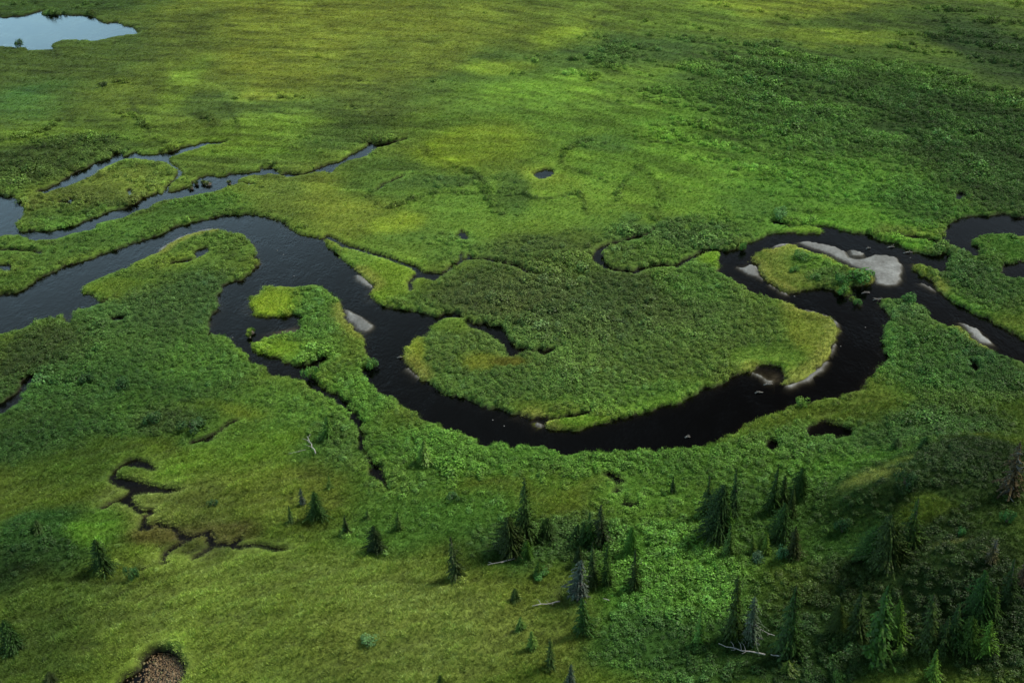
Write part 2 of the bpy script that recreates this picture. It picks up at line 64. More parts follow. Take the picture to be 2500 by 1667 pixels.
BARS = [
([(44.11, 149.71), (45.57, 151.33), (47.63, 152.05), (49.66, 152.6), (52.28, 152.28), (54.16, 151.27), (55.93, 149.97), (57.08, 148.46), (56.93, 146.23), (57.96, 145.33), (59.75, 146.02), (61.38, 147.01), (63.09, 146.61), (64.6, 145.66), (64.66, 143.2), (63.49, 139.84), (63.09, 138.32), (61.34, 136.17), (59.64, 136.29), (58.3, 137.14), (58.86, 139.66), (57.31, 142.4), (55.42, 144.69), (53.57, 147.31), (51.51, 149.45), (49.41, 151.62), (46.53, 150.85)], 'long curved grey silt bar wrapping the far side of the round islet'),
([(37.4, 144.38), (38.59, 143.86), (40.19, 145.26), (40.98, 144.12), (40.77, 141.47), (41.17, 139.37), (41.87, 138.04), (42.87, 135.97), (43.85, 134.91), (43.3, 134.7), (42.25, 136.51), (41.06, 138.86), (39.88, 140.39), (38.8, 141.25), (37.98, 142.83)], 'thin pale gravel bar with a forked tip west of the round islet'),
([(-26.45, 135.36), (-25.15, 134.79), (-23.77, 133.51), (-22.12, 131.76), (-21.35, 130.11), (-21.41, 128.31), (-22.37, 127.27), (-23.48, 128.67), (-24.62, 130.32), (-25.71, 131.31)], 'bare light grey silt bar against the shrubby islet where the river narrows'),
([(-26.12, 146.53), (-24.87, 145.9), (-23.94, 144.51), (-22.58, 142.58), (-22.31, 141.17), (-23.98, 142.42), (-25.45, 144.09)], 'narrow grey gravel bar at the foot of the far bank by the grassy triangle'),
([(66.54, 125.65), (67.68, 124.68), (69.34, 123.04), (69.13, 121.97), (69.41, 120.47), (69.52, 118.58), (67.81, 118.82), (67.3, 119.76), (67.02, 121.9), (66.8, 123.64)], 'pointed grey silt bar along the near shrub bank in the right-hand channel'),
([(44.14, 130.81), (45.74, 130.0), (47.38, 128.97), (48.64, 127.97), (49.12, 126.35), (48.61, 123.74), (47.32, 120.63), (46.08, 118.23), (44.72, 115.9), (42.95, 113.78), (41.52, 112.49), (40.61, 110.97), (39.98, 111.01), (38.8, 110.63), (37.4, 109.76), (37.24, 110.43), (38.96, 111.25), (40.22, 111.93), (41.64, 113.17), (43.09, 114.43), (44.67, 116.5), (45.9, 118.44), (47.12, 120.85), (48.25, 123.77), (48.66, 126.16), (48.17, 127.54), (47.02, 128.53), (45.38, 129.56), (43.91, 130.36)], 'thin gravel rim curving round the yellowish grassy point'),
([(2.31, 104.61), (3.14, 104.63), (3.94, 103.98), (4.17, 102.5), (2.96, 102.77), (2.32, 103.33)], 'small stony gravel patch at the tip of the thin grass spit'),
([(-15.66, 119.06), (-14.87, 118.01), (-13.88, 116.65), (-13.14, 115.44), (-13.59, 115.46), (-14.68, 116.93), (-15.54, 118.05)], 'narrow gravel shore on the west side of the big loop land'),
([(57.37, 149.01), (58.45, 149.04), (59.67, 147.42), (59.06, 146.35), (58.09, 146.59), (57.22, 146.76)], 'small sandy hump beside the hook of the long silt bar'),
([(33.4, 114.45), (34.31, 113.62), (34.96, 112.63), (35.69, 112.02), (36.07, 111.8), (35.53, 110.9), (34.57, 110.96), (34.23, 112.29), (33.41, 113.48)], 'low muddy gravel spur closing the shallow side pool'),
([(65.17, 137.67), (66.01, 136.69), (66.83, 135.53), (67.05, 134.14), (66.38, 134.33), (65.58, 135.52), (65.13, 136.66)], 'thin stony strip at the edge of the long grassy spit'),
([(-61.94, 157.64), (-61.11, 159.68), (-59.8, 162.15), (-57.78, 164.25), (-55.49, 165.47), (-53.2, 165.49), (-53.06, 164.9), (-55.31, 164.69), (-57.58, 163.48), (-59.45, 161.38), (-60.73, 158.8), (-61.75, 156.98)], 'fine pale gravel line along the top of the left peninsula')]
SHALLOW = [[-35.2,130.4,4.9,2.8,0.8],[-43.8,136.6,3.5,4.9,0.35],[-47.3,153.2,8.3,7.0,0.25],[58.7,147.0,3.1,2.7,0.9],[66.0,145.4,3.8,3.2,0.5],[38.6,144.1,3.1,3.7,0.5],[70.7,140.7,3.0,3.1,0.5],[35.4,113.0,2.6,2.3,0.9],[-0.0,117.9,2.0,2.4,0.9],[-42.6,164.3,6.4,5.8,0.25],[-23.1,139.1,3.6,3.0,0.4],[-0.9,104.7,4.1,1.4,0.3],[26.0,105.9,2.5,1.4,0.3],[-45.0,93.3,3.1,1.2,0.2],[-73.7,138.6,5.2,3.0,0.3]]
ZONES = [
[-68.2, 285.4, 71.0, 58.5, [92, 105, 35], 0],
[-120.3, 275.1, 37.6, 46.1, [58, 78, 34], 0.1],
[-152.3, 329.3, 44.3, 16.8, [45, 68, 30], 0.15],
[-93.5, 301.9, 9.4, 24.2, [70, 85, 32], 0.05],
[-113.3, 237.6, 17.7, 14.5, [56, 90, 45], 0.1],
[-87.1, 242.9, 22.3, 20.1, [72, 90, 34], 0.1],
[-72.9, 233.5, 8.6, 7.8, [62, 84, 38], 0.15],
[-61.0, 226.4, 11.5, 6.6, [62, 84, 38], 0.2],
[-41.9, 221.6, 20.4, 10.1, [68, 90, 38], 0.15],
[-81.1, 248.8, 4.5, 21.0, [85, 108, 36], 0],
[-53.4, 213.1, 14.9, 8.1, [86, 112, 38], 0],
[-96.8, 209.4, 27.8, 21.1, [72, 96, 36], 0.15],
[-98.4, 198.6, 18.1, 10.9, [54, 76, 36], 0.7],
[-74.1, 190.8, 14.6, 9.1, [66, 90, 38], 0.4],
[-78.4, 184.7, 15.2, 10.8, [82, 98, 42], 0.2],
[-84.5, 175.2, 9.4, 7.9, [72, 86, 40], 0.5],
[-67.8, 174.8, 9.4, 5.9, [64, 78, 40], 0.5],
[-74.7, 167.9, 16.6, 4.1, [74, 92, 42], 0.4],
[-54.2, 198.2, 12.2, 8.4, [86, 116, 38], 0.2],
[-60.5, 189.6, 10.9, 7.9, [78, 100, 40], 0.3],
[-34.2, 207.4, 11.6, 9.1, [63, 86, 38], 0.2],
[-46.6, 191.7, 10.9, 5.7, [78, 102, 42], 0.3],
[-67.5, 168.2, 21.5, 8.4, [70, 104, 44], 0.45],
[-81.8, 158.9, 13.5, 7.7, [68, 98, 42], 0.5],
[-76.8, 147.5, 9.8, 4.6, [68, 98, 40], 0.5],
[-39.7, 181.4, 12.2, 12.6, [86, 106, 46], 0.15],
[-30.8, 178.7, 7.7, 16.4, [102, 116, 42], 0],
[-29.9, 193.7, 8.2, 7.0, [84, 108, 44], 0.1],
[-22.8, 184.2, 10.5, 10.7, [72, 100, 42], 0.15],
[-21.6, 234.4, 21.2, 15.8, [68, 86, 38], 0.2],
[2.8, 246.6, 21.9, 20.7, [64, 88, 40], 0.3],
[-29.4, 264.7, 17.6, 23.2, [84, 100, 36], 0.05],
[19.1, 276.9, 9.6, 10.4, [112, 135, 40], 0],
[-1.6, 252.3, 8.9, 5.7, [104, 126, 38], 0],
[22.2, 219.5, 37.5, 34.5, [80, 110, 40], 0.25],
[9.8, 232.7, 14.6, 9.4, [88, 122, 40], 0.1],
[-10.2, 198.9, 7.8, 10.9, [108, 132, 32], 0],
[-2.8, 200.7, 10.2, 11.1, [96, 118, 34], 0.05],
[5.6, 177.6, 10.9, 8.1, [108, 126, 44], 0],
[-6.1, 168.8, 13.8, 13.2, [86, 118, 46], 0.15],
[-21.0, 162.8, 4.8, 4.4, [112, 134, 42], 0],
[16.7, 189.5, 7.9, 9.0, [94, 126, 44], 0.05],
[28.9, 181.9, 17.0, 19.0, [82, 114, 40], 0.25],
[14.8, 167.2, 12.0, 11.1, [88, 118, 44], 0.15],
[1.3, 176.0, 3.3, 10.0, [62, 88, 40], 0.3],
[-12.2, 181.2, 10.3, 2.9, [60, 84, 40], 0.3],
[23.8, 198.2, 10.9, 4.8, [62, 90, 40], 0.3],
[47.3, 196.1, 19.7, 33.7, [82, 116, 38], 0.3],
[36.3, 175.0, 9.9, 11.9, [88, 122, 42], 0.15],
[66.1, 236.3, 20.6, 25.8, [64, 92, 42], 0.6],
[82.0, 213.5, 37.8, 41.6, [56, 90, 38], 0.75],
[97.3, 191.5, 16.4, 42.2, [40, 69, 29], 0.8],
[119.8, 275.2, 40.1, 24.8, [58, 80, 28], 0.3],
[127.1, 250.4, 12.7, 35.6, [34, 56, 24], 0.4],
[88.0, 268.6, 17.1, 7.1, [88, 108, 32], 0],
[81.6, 300.8, 32.6, 12.0, [96, 112, 34], 0.1],
[51.8, 292.8, 18.6, 18.3, [76, 100, 36], 0.2],
[38.0, 264.6, 22.9, 15.4, [58, 84, 40], 0.4],
[61.3, 174.9, 17.9, 11.9, [70, 108, 38], 0.35],
[49.9, 162.5, 12.4, 7.1, [70, 104, 42], 0.4],
[65.2, 161.3, 15.3, 7.0, [76, 116, 36], 0.25],
[75.6, 164.1, 9.2, 9.0, [56, 92, 36], 0.6],
[91.0, 168.5, 7.8, 9.4, [46, 74, 33], 0.65],
[52.9, 156.1, 4.5, 1.7, [88, 122, 40], 0.1],
[66.8, 150.1, 6.5, 2.5, [76, 116, 38], 0.3],
[82.3, 148.1, 5.7, 6.2, [62, 98, 36], 0.4],
[30.0, 156.2, 13.6, 5.0, [62, 92, 48], 0.7],
[24.2, 147.8, 8.0, 6.1, [72, 104, 46], 0.6],
[3.8, 150.1, 17.0, 6.3, [66, 86, 44], 0.5],
[-15.0, 153.9, 10.6, 6.5, [74, 104, 46], 0.4],
[-23.8, 151.3, 9.0, 6.4, [84, 112, 44], 0.2],
[-20.1, 143.5, 5.1, 7.3, [98, 126, 40], 0.05],
[-11.9, 135.9, 6.9, 3.4, [82, 112, 46], 0.35],
[15.0, 128.8, 27.7, 17.8, [68, 97, 46], 1],
[16.9, 133.9, 15.6, 8.0, [59, 81, 43], 1],
[-1.5, 137.9, 11.1, 6.9, [64, 82, 46], 0.8],
[29.9, 138.5, 5.5, 7.0, [68, 104, 46], 0.8],
[-5.5, 121.7, 8.9, 8.1, [72, 100, 48], 0.75],
[-9.6, 129.2, 4.0, 3.2, [92, 118, 48], 0.2],
[-14.3, 120.0, 1.8, 6.8, [106, 120, 44], 0],
[-3.0, 118.7, 3.1, 2.8, [99, 112, 42], 0.05],
[0.5, 118.5, 2.5, 1.6, [84, 86, 32], 0],
[1.2, 110.4, 14.9, 5.1, [66, 98, 46], 0.9],
[17.5, 107.5, 10.5, 2.9, [74, 108, 44], 0.6],
[9.5, 103.2, 7.9, 1.1, [94, 124, 42], 0],
[20.8, 105.8, 6.9, 1.9, [84, 116, 42], 0.2],
[44.9, 122.0, 3.6, 9.9, [106, 120, 46], 0],
[38.0, 114.5, 5.4, 4.3, [86, 116, 42], 0.25],
[34.0, 115.8, 3.6, 2.7, [90, 118, 46], 0.2],
[34.3, 147.0, 2.5, 3.0, [96, 128, 38], 0],
[48.3, 144.5, 5.0, 7.4, [107, 122, 56], 0],
[51.1, 144.3, 4.9, 3.7, [78, 112, 42], 0.4],
[53.1, 139.0, 4.1, 3.5, [60, 92, 40], 1],
[68.0, 130.4, 7.2, 5.1, [76, 110, 42], 0.3],
[75.3, 136.7, 7.4, 9.6, [50, 84, 38], 1],
[72.9, 141.2, 4.1, 8.6, [48, 78, 38], 1],
[54.4, 117.9, 5.5, 13.4, [60, 100, 38], 1],
[61.0, 114.1, 9.5, 10.6, [48, 84, 36], 1],
[66.7, 111.7, 5.3, 6.2, [42, 74, 34], 1],
[59.5, 127.1, 3.9, 3.7, [58, 88, 44], 1],
[-57.1, 132.3, 17.9, 18.5, [58, 92, 46], 1],
[-52.7, 156.7, 8.6, 6.7, [74, 102, 44], 0.6],
[-59.6, 154.0, 7.7, 3.6, [86, 110, 42], 0.15],
[-62.5, 143.6, 8.1, 3.7, [92, 116, 40], 0.1],
[-52.6, 138.7, 10.0, 8.4, [56, 86, 48], 1],
[-70.2, 125.8, 6.0, 7.3, [48, 66, 34], 0.6],
[-70.7, 119.0, 5.1, 5.6, [44, 60, 32], 0.4],
[-56.5, 113.9, 18.6, 9.5, [50, 86, 40], 0.9],
[-44.2, 120.7, 7.7, 6.9, [62, 100, 42], 1],
[-32.2, 133.3, 6.2, 10.6, [66, 104, 44], 0.95],
[-38.1, 137.7, 3.5, 4.8, [112, 134, 34], 0],
[-34.5, 123.5, 4.6, 3.3, [98, 128, 38], 0.1],
[-29.0, 120.9, 3.8, 4.6, [74, 110, 42], 0.7],
[-21.4, 109.8, 6.0, 8.1, [68, 110, 42], 1],
[-12.4, 99.0, 8.9, 5.3, [68, 110, 42], 0.9],
[0.8, 95.7, 13.5, 4.2, [70, 112, 42], 0.85],
[16.9, 94.8, 10.7, 3.3, [66, 106, 40], 0.8],
[-32.8, 107.5, 9.5, 7.8, [76, 110, 44], 0.45],
[-40.9, 107.0, 7.1, 3.9, [92, 112, 40], 0.15],
[-51.0, 105.7, 14.7, 4.8, [58, 92, 38], 0.6],
[-61.8, 103.5, 8.7, 5.6, [42, 72, 34], 0.6],
[-46.6, 106.3, 4.1, 2.9, [54, 80, 42], 0.8],
[-32.4, 99.2, 8.4, 4.4, [86, 116, 42], 0.2],
[-23.5, 98.7, 3.9, 7.0, [64, 96, 44], 0.7],
[-41.4, 95.5, 8.8, 4.2, [88, 114, 40], 0.05],
[-53.8, 97.0, 8.4, 5.1, [64, 88, 34], 0.15],
[-39.5, 89.8, 7.9, 4.6, [88, 102, 50], 0],
[-28.3, 91.6, 8.0, 4.8, [96, 114, 48], 0],
[-33.8, 85.5, 4.6, 1.8, [74, 76, 40], 0],
[-40.6, 84.4, 3.6, 1.8, [74, 74, 40], 0],
[-47.4, 90.2, 3.2, 4.7, [84, 100, 48], 0],
[-36.6, 82.4, 3.5, 1.7, [62, 72, 36], 0.1],
[-53.2, 83.2, 8.1, 5.3, [38, 72, 32], 0.4],
[-48.3, 85.1, 3.1, 3.6, [72, 108, 36], 0.1],
[-54.3, 78.6, 5.9, 3.3, [34, 58, 28], 0.35],
[-48.4, 74.0, 9.4, 3.7, [64, 86, 38], 0.1],
[-48.5, 68.3, 9.0, 4.5, [58, 80, 36], 0.1],
[-36.7, 73.5, 7.0, 4.8, [66, 88, 44], 0.1],
[-23.2, 75.9, 16.5, 7.6, [98, 117, 55], 0],
[-26.5, 68.4, 13.4, 6.7, [96, 116, 51], 0],
[-8.9, 69.3, 11.2, 6.8, [104, 121, 59], 0],
[-13.1, 85.5, 7.6, 4.4, [70, 106, 44], 0.3],
[-15.2, 92.5, 5.3, 4.8, [72, 104, 42], 0.4],
[-5.6, 86.6, 7.6, 3.7, [66, 102, 40], 0.4],
[1.4, 81.3, 7.3, 4.1, [50, 84, 38], 0.7],
[8.7, 80.9, 5.3, 4.8, [48, 76, 36], 0.7],
[5.5, 71.6, 4.1, 3.5, [86, 106, 48], 0.05],
[6.0, 65.9, 4.3, 2.7, [90, 106, 48], 0.05],
[16.8, 74.1, 8.3, 11.1, [64, 108, 40], 0.75],
[12.9, 65.6, 6.4, 4.3, [50, 88, 38], 0.7],
[18.9, 65.4, 6.8, 4.2, [44, 76, 34], 0.6],
[30.6, 84.8, 9.9, 8.7, [54, 88, 36], 0.6],
[16.0, 88.5, 6.7, 3.8, [74, 108, 40], 0.5],
[30.4, 94.9, 9.6, 4.1, [66, 102, 40], 0.6],
[42.3, 93.4, 8.4, 4.9, [68, 106, 38], 0.4],
[39.3, 97.9, 8.7, 3.5, [58, 94, 40], 0.8],
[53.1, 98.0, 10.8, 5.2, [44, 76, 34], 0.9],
[46.3, 82.5, 11.1, 8.4, [30, 50, 22], 0.5],  # lower right: deep green, darkened further to carry corner shade
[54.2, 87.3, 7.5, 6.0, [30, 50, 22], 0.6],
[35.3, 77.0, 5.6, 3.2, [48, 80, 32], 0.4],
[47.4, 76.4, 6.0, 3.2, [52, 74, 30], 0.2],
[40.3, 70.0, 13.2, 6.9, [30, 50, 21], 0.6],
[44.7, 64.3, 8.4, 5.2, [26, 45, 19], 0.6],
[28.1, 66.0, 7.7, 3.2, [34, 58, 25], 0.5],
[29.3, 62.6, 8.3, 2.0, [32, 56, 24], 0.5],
[39.2, 85.0, 2.7, 1.6, [100, 114, 60], 0],
[44.9, 88.5, 2.5, 0.6, [86, 104, 50], 0],
[42.4, 87.1, 2.0, 0.7, [86, 104, 50], 0],
[56.8, 94.7, 2.1, 0.7, [84, 100, 46], 0],
[44.2, 73.1, 2.0, 0.6, [88, 100, 60], 0],
[43.8, 78.2, 2.8, 1.3, [70, 90, 34], 0]]
TREES = [
[0.88, 82.12, 9.49, -0.05, 0.97, 's', 'tallest slender spruce of the clump left of centre, thin tip high above the scrub'],
[0.07, 83.43, 2.88, 0.13, 0.63, 's', 'short dark spruce tucked against the left foot of the tallest slender spruce'],
[-0.75, 79.97, 5.64, -0.35, 1.22, 's', 'broad blunt-topped spruce just left of the tallest slender spruce'],
[3.38, 82.51, 2.87, -0.06, 0.75, 's', 'stubby dark spruce standing alone between the tallest spruce and the dark central clump'],
[0.88, 79.04, 2.96, -0.02, 0.62, 'b', 'fresh green young spruce below the tallest slender spruce beside the broken white log'],
[8.21, 80.78, 5.19, -0.38, 0.79, 's', 'dark spruce at the back left of the dense central clump'],
[9.17, 80.74, 6.32, -0.12, 0.96, 's', 'highest dark spruce of the dense central clump, standing at its back'],
[7.36, 81.07, 3.56, -0.04, 0.7, 's', 'lower dark spruce on the left flank of the dense central clump'],
[6.53, 81.85, 2.5, 0.16, 0.62, 's', 'outermost left small spruce of the dense central clump'],
[7.96, 75.01, 6.34, -0.35, 0.8, 's', 'tall ragged spruce at the front of the dense central clump, right of the grey spruce'],
[9.38, 74.95, 5.66, -0.21, 0.71, 's', 'narrow spruce at the front right edge of the dense central clump'],
[12.41, 79.25, 4.35, -0.07, 0.74, 'b', 'upper green spruce of the one-above-the-other pair right of the central clump'],
[12.1, 74.17, 6.09, -0.12, 0.67, 's', 'lower dark spruce of the one-above-the-other pair right of the central clump'],
[6.56, 77.96, 3.07, -0.07, 0.62, 's', 'small spruce directly behind the tip of the grey spruce'],
[6.05, 73.05, 5.61, 0.31, 1.11, 'g', 'grey-blue dying spruce with a bare tip and bulging lower crown'],
[6.35, 68.53, 5.24, -0.29, 0.76, 's', 'dark pointed spruce standing just in front of the grey-blue dying spruce'],
[2.07, 76.59, 2.01, 0.03, 0.51, 'b', 'small bright green spruce at the edge of the scrub right of the broken white log'],
[-6.65, 76.43, 6.26, -0.54, 0.89, 's', 'lone leaning spruce in open meadow left of the broken white log'],
[-15.67, 81.13, 3.82, -0.3, 0.75, 's', 'medium leaning spruce in the pale meadow below the tip of the dark side channel'],
[-19.64, 84.08, 2.95, -0.0, 0.43, 's', 'thin small spruce at the meadow edge between the leaning spruces'],
[-17.54, 86.38, 1.7, 0.18, 0.33, 'f', 'tiny pale sapling spruce above the medium leaning spruce'],
[-13.72, 84.36, 2.89, 0.09, 0.5, 'f', 'faint grey-green sapling right of the medium leaning spruce'],
[-11.36, 96.23, 3.74, 0.09, 1.03, 'f', 'pale green spruce standing up to its neck in willow scrub below the river'],
[-0.55, 72.77, 1.87, -0.03, 0.46, 's', 'little dark spruce in the meadow above the straight white log'],
[-0.16, 68.97, 2.08, 0.05, 0.45, 'f', 'small olive spruce in the meadow below the straight white log'],
[1.03, 66.57, 2.65, -0.11, 0.38, 'f', 'thin olive sapling between the small olive spruce and the spike spruce'],
[2.71, 64.42, 4.31, -0.04, 0.6, 's', 'spike-shaped dark spruce alone in the front meadow'],
[4.49, 62.29, 3.07, 0.07, 0.48, 'g', 'greyish spruce at the bottom edge right of the spike-shaped spruce'],
[-8.0, 62.22, 2.06, 0.11, 0.45, 's', 'spruce tip cut by the bottom edge in the pale meadow'],
[18.56, 89.27, 2.32, -0.14, 0.34, 's', 'tiny spruce alone in the scrub below the wide river bend'],
[-25.48, 89.15, 2.75, 0.03, 0.41, 'g', 'thin bluish spruce left of the bushy meadow spruce'],
[-23.31, 87.07, 4.01, -0.09, 0.83, 's', 'bushy dark spruce in the meadow right of the branching brook'],
[-26.35, 86.19, 2.8, 0.02, 0.42, 's', 'slim leaning spruce below the thin bluish spruce'],
[-19.63, 83.93, 2.85, -0.01, 0.41, 's', 'slim dark spruce right of and below the bushy meadow spruce'],
[-45.8, 79.5, 4.62, -0.05, 1.0, 's', 'dark leaning spruce on the slope of the dark green mound at left'],
[-54.1, 83.58, 1.66, 0.22, 0.62, 's', 'dark spruce on top of the dark green mound at left'],
[-51.41, 69.02, 4.08, -0.18, 0.76, 's', 'strongly leaning dark spruce at the left edge of the front meadow'],
[-46.24, 64.52, 1.63, 0.08, 0.54, 's', 'small dark spruce at the bottom edge left of the lily pond'],
[-22.71, 92.13, 2.23, 0.1, 0.42, 'f', 'faint sapling above the bushy meadow spruce'],
[-24.26, 101.69, 4.3, 0.42, 0.63, 'f', 'pale feathery spruce on the scrub left of the dark side channel'],
[21.83, 85.18, 5.92, -0.11, 0.72, 's', 'left-hand pointed spruce of the clump near the right river bank'],
[22.4, 81.54, 7.65, 0.13, 1.32, 's', 'broad dark spruce at the front of the clump near the right river bank'],
[25.0, 84.74, 7.3, -0.54, 0.81, 's', 'tall right-hand spruce of the clump near the right river bank'],
[23.6, 81.2, 4.94, -0.31, 0.53, 'b', 'narrow lit spruce against the right side of the broad clump spruce'],
[22.97, 78.38, 4.89, -0.19, 0.64, 'f', 'soft olive spruce below the broad clump spruce'],
[29.34, 85.2, 7.27, -0.0, 0.72, 's', 'tall dark spruce below the small brown pool'],
[30.75, 85.81, 4.99, -0.24, 0.77, 's', 'green spruce between the two dark ones below the small brown pool'],
[33.06, 86.79, 4.65, -0.39, 0.78, 's', 'dark stout spruce right of the tall pair below the small brown pool'],
[29.31, 80.4, 5.59, -0.29, 1.31, 's', 'wide pyramid spruce below the tall pair'],
[31.31, 84.03, 4.96, -0.35, 0.41, 's', 'needle-thin spruce behind the wide pyramid spruce'],
[29.47, 76.71, 4.7, -0.22, 0.72, 's', 'leafy spruce at the right foot of the wide pyramid spruce'],
[25.52, 78.3, 3.06, -0.28, 0.45, 'b', 'left one of two bright green young spruces'],
[26.9, 78.06, 3.04, -0.15, 0.41, 'b', 'right one of two bright green young spruces'],
[18.63, 89.27, 2.57, -0.21, 0.28, 's', 'tiny spruce alone left of the clump near the right river bank'],
[21.38, 67.3, 8.88, -0.53, 0.87, 's', 'tall dark spire spruce with a reddish tip above the long white log'],
[22.82, 66.72, 6.61, -0.22, 0.98, 'g', 'grey half-dead spruce beside the tall dark spire, bare limbs at its base'],
[26.23, 64.91, 9.95, -0.54, 0.89, 's', 'tall thin spruce leaning right over the end of the long white log'],
[17.64, 66.63, 5.32, -0.15, 0.59, 'f', 'pale olive spruce left of the tall dark spire'],
[37.07, 74.85, 4.59, -0.12, 0.99, 's', 'spruce at the left front of the hill thicket'],
[38.34, 73.62, 6.72, -0.87, 1.43, 's', 'big dark spruce in the middle of the hill thicket'],
[40.85, 74.62, 7.08, -0.55, 0.98, 's', 'dark spruce at the right end of the hill thicket'],
[53.93, 81.14, 7.67, -0.8, 1.2, 'd', 'large spruce at the right edge with one browned flank'],
[46.69, 70.03, 3.19, -0.1, 0.7, 'd', 'brown leafless dead spruce below the hill on the right'],
[33.16, 66.2, 6.53, -0.57, 1.01, 's', 'dark spruce left of the widest front spruce'],
[34.33, 63.34, 10.22, -0.83, 1.51, 's', 'widest and tallest spruce of the front right stand'],
[36.51, 64.76, 6.5, -0.84, 0.65, 'b', 'lit slim spruce against the right side of the widest front spruce'],
[38.92, 63.33, 8.1, -1.05, 1.02, 's', 'shadowy tall spruce right of the widest front spruce'],
[40.16, 62.89, 5.24, -0.43, 0.82, 's', 'darker shorter spruce between the shadowy tall ones'],
[41.37, 63.56, 5.65, -0.69, 0.86, 's', 'brownish-green spruce right of the shadowy tall spruce'],
[44.08, 65.23, 6.72, -0.76, 1.25, 's', 'big dark spruce of the far right stand'],
[45.38, 65.16, 4.75, -0.62, 0.68, 's', 'narrow dark spruce touching the right of the big far right spruce'],
[42.42, 62.98, 4.58, -0.42, 0.86, 's', 'black-green spruce below the big far right spruce'],
[43.97, 62.31, 4.7, -0.61, 0.63, 'b', 'yellow-green young spruce at the right of the front stand'],
[38.48, 60.79, 4.09, -0.32, 0.59, 'b', 'yellow-green small spruce lowest in the front right stand'],
[31.54, 66.89, 4.18, -0.44, 0.82, 's', 'dim bushy spruce at the left of the front right stand'],
[47.29, 66.55, 5.86, -0.76, 0.72, 's', 'tall dark spruce near the right edge above the far right stand'],
[49.28, 68.03, 3.35, -0.44, 0.65, 'd', 'brownish spruce cut by the right edge'],
[25.57, 62.74, 1.72, -0.21, 0.57, 'f', 'small dim spruce below the end of the long white log'],
[48.52, 91.08, 1.77, -0.13, 0.48, 's', 'right one of two small dark spruces in scrub above the hill'],
[46.42, 93.65, 1.47, -0.19, 0.53, 's', 'left one of two small dark spruces in scrub above the hill'],
[36.33, 63.17, 1.92, -0.25, 0.45, 'f', 'low olive spruce beside the foot of the widest front spruce']]
SHRUBS = [
[28.02, 76.88, 0.81, 1.9, (52, 84, 62), 'blue-green rounded shrub right of the two bright young spruces'],
[25.51, 76.86, 0.85, 1.2, (58, 80, 66), 'low grey-blue shrub below the two bright young spruces'],
[35.53, 79.72, 0.96, 1.8, (36, 62, 36), 'dark round shrub on the pale grassy knoll'],
[42.66, 82.43, 1.11, 2.2, (34, 56, 32), 'dark dome shrub on the crest of the hill'],
[51.64, 77.07, 0.68, 1.6, (50, 86, 50), 'green shrub on the hillside below the browned spruce'],
[45.81, 75.12, 0.5, 1.2, (56, 96, 58), 'small light green shrub right of the hill thicket'],
[29.65, 61.24, 0.67, 1.4, (66, 90, 44), 'olive shrub at the bottom edge of the right-hand scrub'],
[37.05, 82.1, 0.4, 0.8, (44, 62, 36), 'tiny dark shrub beside white specks on the pale knoll'],
[-42.25, 77.85, 0.69, 1.8, (54, 84, 52), 'grey-green shrub right of the leaning spruce on the mound'],
[-36.32, 89.65, 0.56, 0.9, (52, 76, 52), 'small blue-green shrub alone in the meadow right of the oxbow'],
[-60.6, 116.51, 1.22, 1.5, (40, 64, 38), 'dark shrub left one of two in the peninsula scrub'],
[-54.91, 114.65, 1.32, 1.5, (42, 68, 40), 'dark shrub right one of two in the peninsula scrub'],
[-47.95, 106.01, 1.25, 1.8, (50, 76, 46), 'grey-green shrub at the left of the shrub pair near the thin brook'],
[-42.51, 104.69, 1.55, 1.5, (46, 70, 44), 'dark spreading shrub at the right of the shrub pair near the thin brook'],
[-28.71, 116.12, 1.0, 1.7, (72, 108, 50), 'round yellowish shrub at the mouth of the dark side channel'],
[-20.6, 118.37, 1.12, 1.6, (66, 100, 50), 'green shrub leaning over the river from the shrubby islet'],
[48.17, 145.03, 1.69, 1.2, (62, 94, 46), 'long low shrub across the middle of the round islet'],
[46.39, 141.14, 1.02, 0.9, (62, 96, 46), 'small low shrub at the left of the round islet'],
[48.7, 138.38, 1.13, 1.0, (58, 88, 44), 'low shrub near the front shore of the round islet'],
[51.19, 140.53, 1.14, 0.7, (70, 96, 46), 'flat shrub right of centre on the round islet'],
[55.27, 137.66, 2.5, 1.7, (54, 92, 42), 'large dense willow at the right end of the round islet'],
[52.45, 136.6, 1.37, 1.6, (50, 86, 42), 'dense willow just left of the large one on the round islet'],
[52.14, 133.89, 1.1, 1.4, (56, 94, 44), 'willow on the tail of the round islet'],
[53.34, 131.03, 0.72, 0.9, (54, 88, 46), 'last small willow at the tip of the islet tail'],
[39.83, 149.84, 0.67, 1.4, (66, 104, 50), 'pale shrub standing at the water edge above the round islet'],
[60.66, 130.2, 1.44, 1.5, (54, 88, 46), 'grey-green willow at the tip of the right bank point'],
[37.81, 105.01, 0.93, 1.3, (84, 112, 50), 'yellow-green shrub on the near bank above the brown pool'],
[-136.85, 285.65, 1.34, 2.2, (48, 72, 36), 'lone shrub on the near shore of the lake'],
[-101.12, 247.92, 1.19, 1.3, (40, 56, 32), 'dark shrub on the meadow above the upper sloughs'],
[-95.12, 180.15, 1.07, 1.0, (48, 66, 38), 'dark shrub on a knob jutting into the left pond'],
[-99.38, 183.06, 1.09, 1.0, (46, 66, 38), 'dark shrub at the left edge beside the pond'],
[-15.42, 67.0, 0.94, 0.9, (78, 108, 76), 'silvery low shrub in the pale front meadow'],
[2.32, 76.46, 1.1, 0.8, (52, 90, 44), 'low green shrub in front of the small bright spruce'],
[-7.84, 89.11, 0.84, 0.9, (48, 76, 42), 'dim low shrub in the meadow right of the side channel tip'],
[48.98, 161.04, 1.69, 1.4, (70, 104, 66), 'frosted grey-green willow above the grassy isles']]
